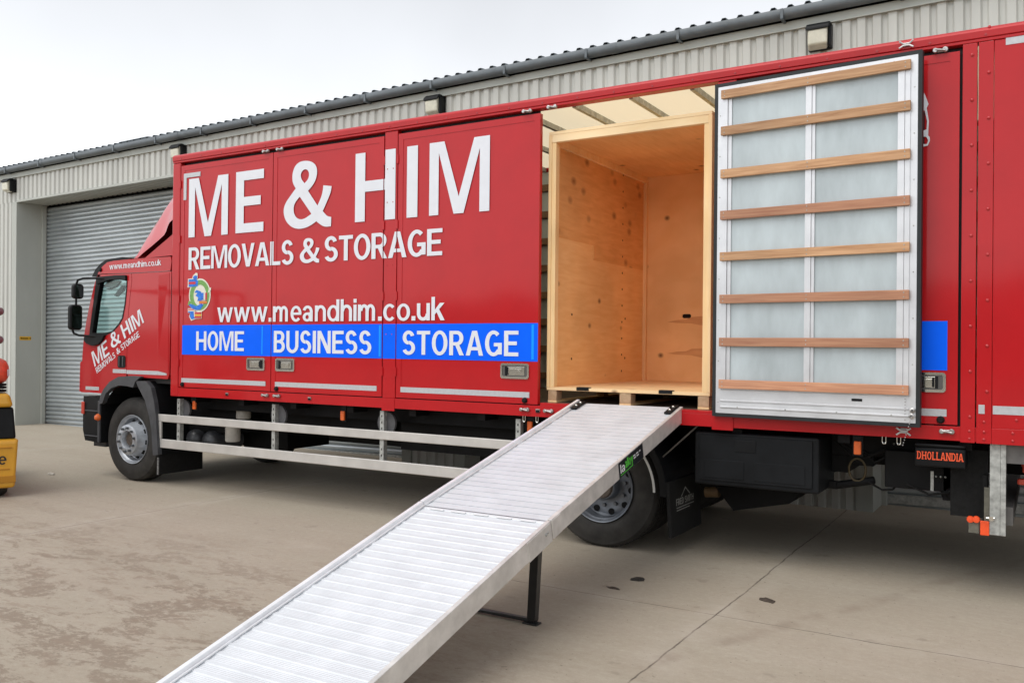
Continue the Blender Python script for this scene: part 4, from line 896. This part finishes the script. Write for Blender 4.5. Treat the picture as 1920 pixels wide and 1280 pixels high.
# mirrors
def mirror(y0, y1, z0, z1):
    k = rrect(y0, y1, z0, z1, .045, 6)
    b = MB(); b.prism([(-10.235, y0+(y-y0)*.8+.2*(y1-y0)/2, z0+.012+(z-z0)*.93) for y, z in k], (0,0,0), (0,0,0)) if False else b.prism([(-10.235, y, z) for y, z in k], (0,0,0), (.072,0,0))
    m_ = obj('mirror', b, BLACKP, tr, bevel=.02, seg=3)
    g_ = rrect(y0+.016, y1-.016, z0+.018, z1-.018, .034, 6)
    b = MB(); b.prism([(-10.1628, y, z) for y, z in g_], (0,0,0), (.003,0,0)); obj('mirror_glass', b, MIRR, m_)
mirror(-.160, -.025, 2.185, 2.372); mirror(-.200, -.040, 1.802, 2.112)
b = MB(); b.tube([(-9.80,.03,2.432),(-9.95,-.04,2.438),(-10.07,-.10,2.435),(-10.15,-.12,2.415),(-10.178,-.12,2.37)], .013, 10); obj('mirror_arm', b, BLACKP, tr)
b = MB(); b.tube([(-10.18,-.12,2.19),(-10.18,-.12,2.11)], .013, 10); obj('mirror_arm', b, BLACKP, tr)
b = MB(); b.tube([(-10.245,-.12,1.81),(-10.24,-.11,1.765),(-10.18,-.08,1.737),(-9.92,.03,1.727)], .013, 10); obj('mirror_arm', b, BLACKP, tr)
b = MB(); b.prism([(-9.99,.0,2.455),(-9.62,.0,2.465),(-9.41,.0,2.46),(-9.41,.0,2.40),(-9.56,.0,2.418),(-9.74,.0,2.415),(-9.98,.0,2.37)], (0,.03,0), (0,.01,0)); obj('mirror_bracket', b, BLACKP, tr)
poly_cab('mirror_base', [(-10.20,1.715),(-10.14,1.735),(-9.80,1.745),(-9.85,1.68),(-9.92,1.632),(-10.04,1.612),(-10.15,1.638),(-10.20,1.675)], .0, .045, BLACKP, tr, bevel=.015)
# roof air deflector: front slope, two tapered sides, dark slot and lower fairing
TOPL = [(-9.30,2.662),(-9.278,2.70),(-9.261,2.79),(-9.245,2.904),(-9.208,3.035),(-9.171,3.16),(-9.114,3.278),(-9.076,3.371),(-9.055,3.479),(-9.03,3.538),(-8.60,3.64)]
BOTL = [(-9.30,2.656),(-9.24,2.660),(-9.13,2.718),(-8.99,2.785),(-8.86,2.85),(-8.76,2.905),(-8.725,2.945),(-8.70,2.995),(-8.665,3.045),(-8.60,3.08)]
def lerp(L, x):
    for (x0, z0), (x1, z1) in zip(L, L[1:]):
        if x <= x1: return z0+(z1-z0)*(x-x0)/(x1-x0)
    return L[-1][1]
xs = sorted(set([x for x, _ in TOPL]+[x for x, _ in BOTL])); n = len(xs); vs = []; K = 8
for x in xs:
    t, bo = lerp(TOPL, x), lerp(BOTL, x)
    half = [(.05+.40*((t-bo)/.75)*(i/3)**1.4*min(1, 1), bo+(t-bo)*i/3) for i in range(4)]
    vs += [(x, y, z) for y, z in half]+[(x, 2.5-y, z) for y, z in half[::-1]]
fs = []
for i in range(n-1):
    for k in range(7): fs.append((8*i+k, 8*i+k+1, 8*i+9+k, 8*i+8+k))
b = MB(); b.faces([Vector(v) for v in vs], fs); df = obj('air_deflector', b, mat('sky_lit_red_gloss', (.50, .03, .035), .32, coat=.75, spec=.4, nz=(2, .05)), tr)  # paler than the cab red; sky sheen painted into the base colour
for q_ in df.data.polygons: q_.use_smooth = True
b = MB(); plate(b, [(-9.24,2.655),(-8.73,2.90),(-8.60,3.03),(-8.56,3.05),(-8.56,2.655)], [], .16, 2.34); obj('deflector_stay', b, DARK, df)
b = MB(); plate(b, [(-9.14,2.657),(-8.868,2.795),(-8.66,2.90),(-8.60,2.925),(-8.60,2.668),(-8.96,2.662)], [], .075, .155); obj('deflector_fairing', b, REDD, df, bevel=.01)

# ================================================================== WOODEN CRATE on the load floor
cx0, cx1, cy0, cy1, cz0, cz1 = -3.690, -2.237, .092, 2.22, 1.178, 3.512
cr = empty('storage_crate', ((cx0+cx1)/2, 1.15, cz0), 'tall open plywood storage crate on chipboard blocks standing inside the truck', 'crate')
zf = cz0+.105
for y in (cy0+.005, 1.05, 2.05):
    for x0, x1 in ((cx0+.012, cx0+.095), (-3.005, -2.905), (cx1-.098, cx1-.008)):
        b = MB(); b.box(x0, x1, y, y+.10, cz0+.018, zf-.001); obj('pallet_block', b, CHIP, cr, bevel=.003)
for x0, x1 in ((cx0+.012, cx0+.095), (-3.005, -2.905), (cx1-.098, cx1-.008)): b = MB(); b.box(x0, x1, cy0+.004, cy1-.06, cz0+.001, cz0+.0175); obj('pallet_runner', b, PINE, cr)
b = MB(); b.box(cx0, cx1, cy0, cy1, zf, zf+.026); obj('crate_floor', b, wood('plywood_floor', (.82, .57, .29), (.90, .67, .38), (1.2, 6, 3)), cr, bevel=.002)
b = MB(); b.box(cx0+.001, cx0+.016, cy0+.03, cy1, zf+.0265, cz1-.03); obj('side_panel', b, PLY, cr)
b = MB(); b.box(cx1-.016, cx1-.001, cy0+.03, cy1, zf+.0265, cz1-.03); obj('side_panel', b, PLY, cr)
b = MB(); plate(b, [(cx0+.017, zf+.027), (cx1-.017, zf+.027), (cx1-.017, cz1-.031), (cx0+.017, cz1-.031)], [rrect(-3.245, -3.148, 1.968, 2.012, .02)], cy1-.03, cy1-.015); obj('back_panel', b, PLYV, cr)
b = MB(); b.box(-3.3, -3.1, cy1-.012, cy1-.005, 1.93, 2.05); obj('hole_shade', b, DARK, cr)  # dark sheet standing in for the shade seen through the hand hole
b = MB(); b.box(cx0, cx1, cy0+.0, cy1, cz1-.028, cz1); obj('crate_top', b, PINEH, cr, bevel=.003)
b = MB(); b.box(cx0+.0165, cx1-.0165, cy0+.04, cy1-.031, cz1-.044, cz1-.030); obj('ceiling_panel', b, wood('ceiling_ply', (.80, .46, .19), (.88, .55, .25), (9, 1.1, 1)), cr)
b = MB(); b.box(cx0-.001, cx0+.028, cy0-.001, cy0+.03, zf+.0265, cz1-.0285); obj('front_post', b, PINE, cr, bevel=.002)
b = MB(); b.box(cx0+.0285, cx0+.068, cy0+.006, cy0+.07, zf+.0265, cz1-.093); obj('front_post', b, PINE, cr, bevel=.003)
b = MB(); b.box(cx1-.030, cx1+.001, cy0-.001, cy0+.03, zf+.0265, cz1-.0285); obj('front_post', b, PINE, cr, bevel=.002)
b = MB(); b.box(cx1-.066, cx1-.0305, cy0+.006, cy0+.07, zf+.0265, cz1-.093); obj('front_post', b, PINE, cr, bevel=.003)
b = MB(); b.box(cx0+.0285, cx1-.0305, cy0+.002, cy0+.05, cz1-.0925, cz1-.0285); obj('header_rail', b, PINEH, cr, bevel=.003)
for x0, x1 in ((cx0+.0165, cx0+.05), (cx1-.05, cx1-.0165)): b = MB(); b.box(x0, x1, cy0+.08, cy1-.032, cz1-.105, cz1-.0445); obj('top_batten', b, PINE, cr, bevel=.003)
b = MB(); b.box(cx0+.0165, cx0+.055, cy1-.07, cy1-.0305, zf+.0265, cz1-.106); obj('corner_batten', b, wood('batten_inner', (.82, .52, .25), (.90, .61, .31), (6, 6, .8), False), cr, bevel=.003)
b = MB(); b.box(cx1-.055, cx1-.0165, cy1-.07, cy1-.0305, zf+.0265, cz1-.106); obj('corner_batten', b, PINE, cr)
for x0, x1 in ((-3.40, -3.285), (-2.66, -2.545)): b = MB(); b.box(x0, x1, cy0-.006, cy0+.05, zf+.005, zf+.034); obj('floor_clip', b, BLACKP, cr, bevel=.003)
fig = wood('figured_veneer', (.60, .30, .115), (.74, .41, .18), (1, 1, 9), True, kr=.10, ks=6)
for zc in (1.945, 1.615):
    b = MB(); yq = cy1-.0312
    plate(b, [(-3.41, zc-.015), (-3.30, zc+.004), (-3.20, zc+.010), (-3.14, zc+.035), (-3.04, zc+.042), (-2.90, zc+.05), (-2.40, zc+.04), (-2.40, zc-.07), (-2.95, zc-.065), (-3.05, zc-.05), (-3.15, zc-.03), (-3.30, zc-.026)], [], yq, yq+.001); obj('veneer_figure', b, fig, cr)
b = MB(); b.box(cx0+.016, cx0+.0185, cy0+.07, cy0+.86, 2.62, cz1-.106); b.box(cx0+.016, cx0+.0178, cy0+.86, cy1-.07, 2.48, cz1-.106); obj('patch_panel', b, wood('plywood_patch', (.70, .36, .135), (.80, .46, .19), (1.0, 1.3, 8), kr=.24, ks=4.2, kc=(.22, .085, .03)), cr)
scw = MB()
for i in range(13): scw.ball((cx0+.0175, 1.62, 1.42+.165*i), .011, sx=.25, u=10, v=6)
for z in (1.55, 1.95): 
    for y in (.52, 1.70): scw.ball((cx0+.0175, y, z), .012, sx=.25, u=10, v=6)
obj('knot_row', scw, mat('dark_knot', (.10, .045, .02), .7), cr)

# ================================================================== LOADING RAMP
rw, zr = .926, 1.189
ra = empty('loading_ramp', (-2.89, -2.15, 0), 'long ribbed aluminium loading ramp in two sections leading up to the truck doorway', 'ramp')
yaw = .0097
def ramp_xf(o, pitch): return Matrix.Translation(o) @ Matrix.Rotation(yaw, 4, 'Z') @ Matrix.Rotation(pitch, 4, 'X')
O1 = Vector((-3.357, .023, zr)); P1 = .2387; T1 = 2.247
M1 = ramp_xf(O1, P1)           # local: x across, -y down the slope, z normal
O2 = M1 @ Vector((0, -T1-.006, 0)); P2 = .2640; T2 = 2.30
M2 = ramp_xf(O2, P2)
def rob(nm, b, m, M, par=None, **k): b.xf = M; return obj(nm, b, m, par or ra, **k)
def deck(M, T, pitch, kind, par=None):
    b = MB(); pr = []; n = int(round(T/pitch)); p = T/n
    for i in range(n):
        t = i*p
        if kind == 0: pr += [(0, -t, -.010), (0, -t-.007, -.010), (0, -t-.008, 0)]+[(0, -t-.008-(p-.009)*k/6, (0 if k % 2 == 0 else -.0010)) for k in range(1, 7)]
        else: pr += [(0, -t, -.003), (0, -t-.003, .001), (0, -t-.30*p, .001), (0, -t-.30*p-.003, -.002)]+[(0, -t-.33*p-(p*.66)*k/9, (-.002 if k % 2 == 0 else -.0032)) for k in range(1, 10)]
    b.strip(pr, (.030, 0, 0), (rw-.028, 0, 0)); b.box(.03, rw-.028, -T, 0, -.03, -.012)
    return rob('ramp_deck', b, ALUD, M, par)
d1 = deck(M1, T1, .0745, 0); d2 = deck(M2, T2, .0715, 1)
for M, T, first in ((M1, T1, 1), (M2, T2, 0)):
    g0 = .004
    b = MB(); b.box(0, .029, -T+g0, 0, -.105, .030); b.box(.0291, .040, -T+g0, 0, -.002, .010); rl = rob('side_rail', b, mat('bright_rail', (.80, .81, .83), .4, .3, nz=(9, .08)), M, bevel=.003)
    b = MB(); b.box(rw-.027, rw, -T+g0, 0, -.110, .008); rr_ = rob('side_rail', b, ALUW, M, bevel=.003)
    b = MB()
    k = int(T/.06)
    for i in range(k):
        if i % 9 != 8: b.ball((.0425, -.03-.06*i, .0095), .0038, sy=8.5, sz=.5, u=8, v=6)
    rob('weld_bead', b, mat('bright_weld', (.82, .82, .82), .3, .6), M, rl)
b = MB(); b.box(rw-.026, rw+.003, -.28, -.006, -.115, -.0); b.box(rw-.0265, rw+.0028, .012, .12, -.112, .0); rob('joint_plate', b, ALUW, M2, bevel=.003)
b = MB(); b.ball((rw+.004, -.075, -.045), .009, u=10, v=6); b.ball((rw+.004, -.055, -.040), .007, u=10, v=6); rob('joint_bolt', b, GALV, M2)
b = MB()
for i in range(5): b.box(.10+.16*i, .20+.16*i, -.035, -.02, .0015, .0035)
rob('joint_bead', b, mat('bright_weld_joint', (.78, .79, .80), .5, .1), M2)
for x0 in (.035, rw-.085):
    b = MB(); b.box(x0, x0+.052, -.20, .0, .004, .020); hk = rob('ramp_hook', b, BLACKP, M1, bevel=.004)
    b = MB(); b.ball((x0+.026, -.06, .021), .011, u=10, v=6); b.ball((x0+.026, -.14, .021), .011, u=10, v=6); rob('hook_bolt', b, CHROME, M1, hk)
# sticker on the outer rail
b = MB(); b.box(rw+.0004, rw+.0022, -1.285, -.86, -.106, .0); stk = rob('ramp_sticker', b, mat('sticker_black', (.012, .014, .018), .4), M1)
def stick(s, t0, t1, z0, h, m, nm):
    b = MB(); text(b, s, lambda u, v, k: (rw+.0026+k*.5, -t0+(t0-t1)*u, z0+h*v), .07); rob(nm, b, m, M1, stk)
gm = mat('sticker_green', (.10, .60, .06), .5); wmt = mat('sticker_white', (.7, .72, .75), .5)
stick('la', 1.262, 1.185, -.080, .062, wmt, 'lettering'); stick('alloy', 1.180, 1.045, -.072, .064, gm, 'lettering')
b = MB()
for z, t0, t1 in ((-.040, 1.035, .895), (-.058, 1.030, .925)):
    for i in range(int((t0-t1)/.013)):
        if i % 4 != 3: b.box(rw+.0024, rw+.003, -t0+.013*i, -t0+.013*i+.010, z, z+.010)
rob('fine_print', b, wmt, M1, stk)
b = MB(); b.box(rw+.0024, rw+.003, -1.262, -1.05, -.094, -.089); rob('underline', b, gm, M1, stk)
# folding leg
LEGM = mat('leg_black', (.012, .013, .014), .35, coat=.3, nz=(10, .3))
for xa, xb in ((-2.52, -2.615), (-3.25, -3.215)):
    b = MB(); b.prism([(xa-.028, -2.135, .63), (xa+.028, -2.135, .63), (xa+.028, -2.085, .63), (xa-.028, -2.085, .63)], (0, 0, 0), (xb-xa, .115, -.615)); b.box(xb-.05, xb+.05, -2.035, -1.97, .001, .0115); obj('leg', b, LEGM, ra, bevel=.004)
b = MB(); b.box(-3.24, -2.60, -2.02, -1.985, .012, .034); obj('leg_crossbar', b, LEGM, ra, bevel=.004)

# ================================================================== FORKLIFT at the left edge
fo = Vector((-9.44, -1.40, 0)); e1 = Vector((math.cos(YAW), math.sin(YAW), 0)); 
FX = Matrix.Translation(fo) @ Matrix.Rotation(R(66), 4, 'Z')       # local x right, -y towards the camera
fk = empty('forklift', fo, 'yellow forklift seen from behind at the left edge with an orange gas bottle', 'forklift')
def fob(nm, b, m, par=None, **k): b.xf = FX; return obj(nm, b, m, par or fk, **k)
W2 = 1.10
def fx(x): return x-.62+.685       # keep the right flank near local x = .13
b = MB(); xr = .125
b.prism([(xr, -.02, .10), (xr+.03, -.02, .60), (xr+.025, .02, .62), (xr+.0, .6, .62), (xr-.02, .6, .10)], (0, 0, 0), (-W2, 0, 0)); cw = fob('counterweight', b, YEL, bevel=.03, seg=3)
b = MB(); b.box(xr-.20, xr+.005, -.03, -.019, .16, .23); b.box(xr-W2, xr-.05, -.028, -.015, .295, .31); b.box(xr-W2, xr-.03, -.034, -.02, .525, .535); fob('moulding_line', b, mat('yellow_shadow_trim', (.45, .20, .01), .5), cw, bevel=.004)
b = MB(); b.prism([(xr+.005, .0, .62), (xr-.02, .03, .95), (xr-.02, .5, .95), (xr+.01, .5, .62)], (0, 0, 0), (-W2+.03, 0, 0)); fob('radiator_grille', b, BLACKP, bevel=.02)
b = MB(); b.prism([(xr-.02, -.01, .955), (xr-.06, .0, 1.10), (xr-.06, .9, 1.12), (xr-.02, .9, .955)], (0, 0, 0), (-W2+.10, 0, 0)); fob('engine_cover', b, YEL, bevel=.04, seg=3)
b = MB()
for z in (1.115, 1.15, 1.18): b.lathe([(0, 0), (.12, .0), (.125, .01), (.12, .022), (0, .022)], (xr-.20, .15, z), axis='Z', seg=24)
fob('bottle_bracket', b, BLACKR)
b = MB(); b.lathe([(0, .0), (.06, -.006), (.11, -.03), (.138, -.08), (.142, -.13), (.142, -.70), (.11, -.78), (0, -.80)], (xr-.055, .15, 1.335), axis='X', seg=32); gb = fob('gas_bottle', b, mat('orange_red_bottle', (.72, .07, .03), .45, coat=.3, nz=(16, .25)), smooth=True)
b = MB(); b.prism([(xr-.082, .075, 1.28), (xr-.060, .10, 1.29), (xr-.062, .10, 1.36), (xr-.085, .075, 1.355)], (0, -.06, 0), (0, -.058, 0)); fob('bottle_label', b, wmt, gb)
b = MB()
for x in (xr-.185, xr-W2+.1): b.box(x-.05, x, .02, .09, 1.1, 2.35)
[b.box(xr-W2+.05+.2*i, xr-W2+.08+.2*i, .02, 1.4, 2.35, 2.38) for i in range(5)]; fob('overhead_guard', b, BLACKP, bevel=.01)
drl = mat('dark_red_lens', (.12, .008, .02), .25, coat=.6)
for z in (1.66, 1.96): b = MB(); b.lathe([(0, -.03), (.035, -.028), (.045, -.005), (.045, .02)], (xr-.165, .01, z+.01), seg=16); fob('tail_lamp', b, drl, smooth=True)
b = MB(); text(b, 'Yale', lambda u, v, k: (xr-.055-.29*(1-u)-.028, -.0305-k+.004, .355+.12*v), .1); fob('lettering', b, mat('decal_black', (.02, .02, .02), .5), cw)
for x in (xr-.10, xr-W2+.16):
    b = MB(); b.lathe([(0, -.08), (.10, -.08), (.20, -.07), (.225, -.04), (.225, .04), (.20, .07), (0, .07)], (x-.03, .22, .226), axis='X', seg=32); fob('wheel', b, TYRE, smooth=True)
for x in (xr-.10, xr-W2+.14):
    b = MB(); b.lathe([(0, -.1), (.16, -.1), (.28, -.09), (.30, -.05), (.30, .05), (.28, .09), (0, .09)], (x, 1.75, .301), axis='X', seg=32); fob('wheel', b, TYRE, smooth=True)
b = MB(); b.box(xr-W2+.04, xr-.04, .55, 2.1, .32, .62); b.box(xr-W2+.2, xr-.25, .9, 1.4, .95, 1.0); fob('body', b, YEL, bevel=.03)
b = MB()
for x in (xr-W2+.28, xr-.36): b.box(x, x+.08, 2.15, 2.25, .1, 2.1); b.box(x, x+.1, 2.26, 3.3, .05, .09)
fob('mast', b, BLACKP)

# ================================================================== scraps on the concrete
def scrap(x, y, rx, ry, rot, label, m, nm='scrap', n=15, h=.004):
    b = MB(); pts = []
    for i in range(n):
        a = 2*math.pi*i/n; k = 1+.25*random.uniform(-1, 1); u, v = rx*k*math.cos(a), ry*k*math.sin(a)
        pts.append((x+u*math.cos(rot)-v*math.sin(rot), y+u*math.sin(rot)+v*math.cos(rot)))
    vs = [(x, y, h*1.6)]+[(px, py, h*random.uniform(.3, 1.2)) for px, py in pts]+[(px, py, .0005) for px, py in pts]
    b.faces([Vector(v) for v in vs], [(0, i+1, (i+1) % n+1) for i in range(n)]+[(i+1, n+i+1, n+(i+1) % n+1, (i+1) % n+1) for i in range(n)])
    o = tag(obj(nm, b, m), label, 'leaf' if nm == 'dead_leaf' else 'scrap', 'scraps on the concrete'); o['kind'] = 'thing'; return o
leafm = mat('dead_leaf', (.06, .045, .034), .8, nz=(40, .4)); damp = mat('dark_scrap', (.030, .026, .022), .7, nz=(30, .4)); pale = mat('pale_scrap', (.55, .52, .46), .8)
scrap(-2.48, -.735, .05, .036, .4, 'dark crumpled scrap on the concrete, nearest the rear wheel', damp, h=.012)
scrap(-2.535, -1.02, .05, .022, -.2, 'small dark leaf just right of the black ramp leg, on the concrete', leafm, 'dead_leaf')
scrap(-1.565, -.735, .062, .034, -.5, 'brown dead leaf lying alone on the concrete beside the slab joint crossing', leafm, 'dead_leaf', h=.008)
scrap(-10.58, -.17, .05, .03, .2, 'pale scrap on the concrete near the forklift at far left', pale, h=.02)
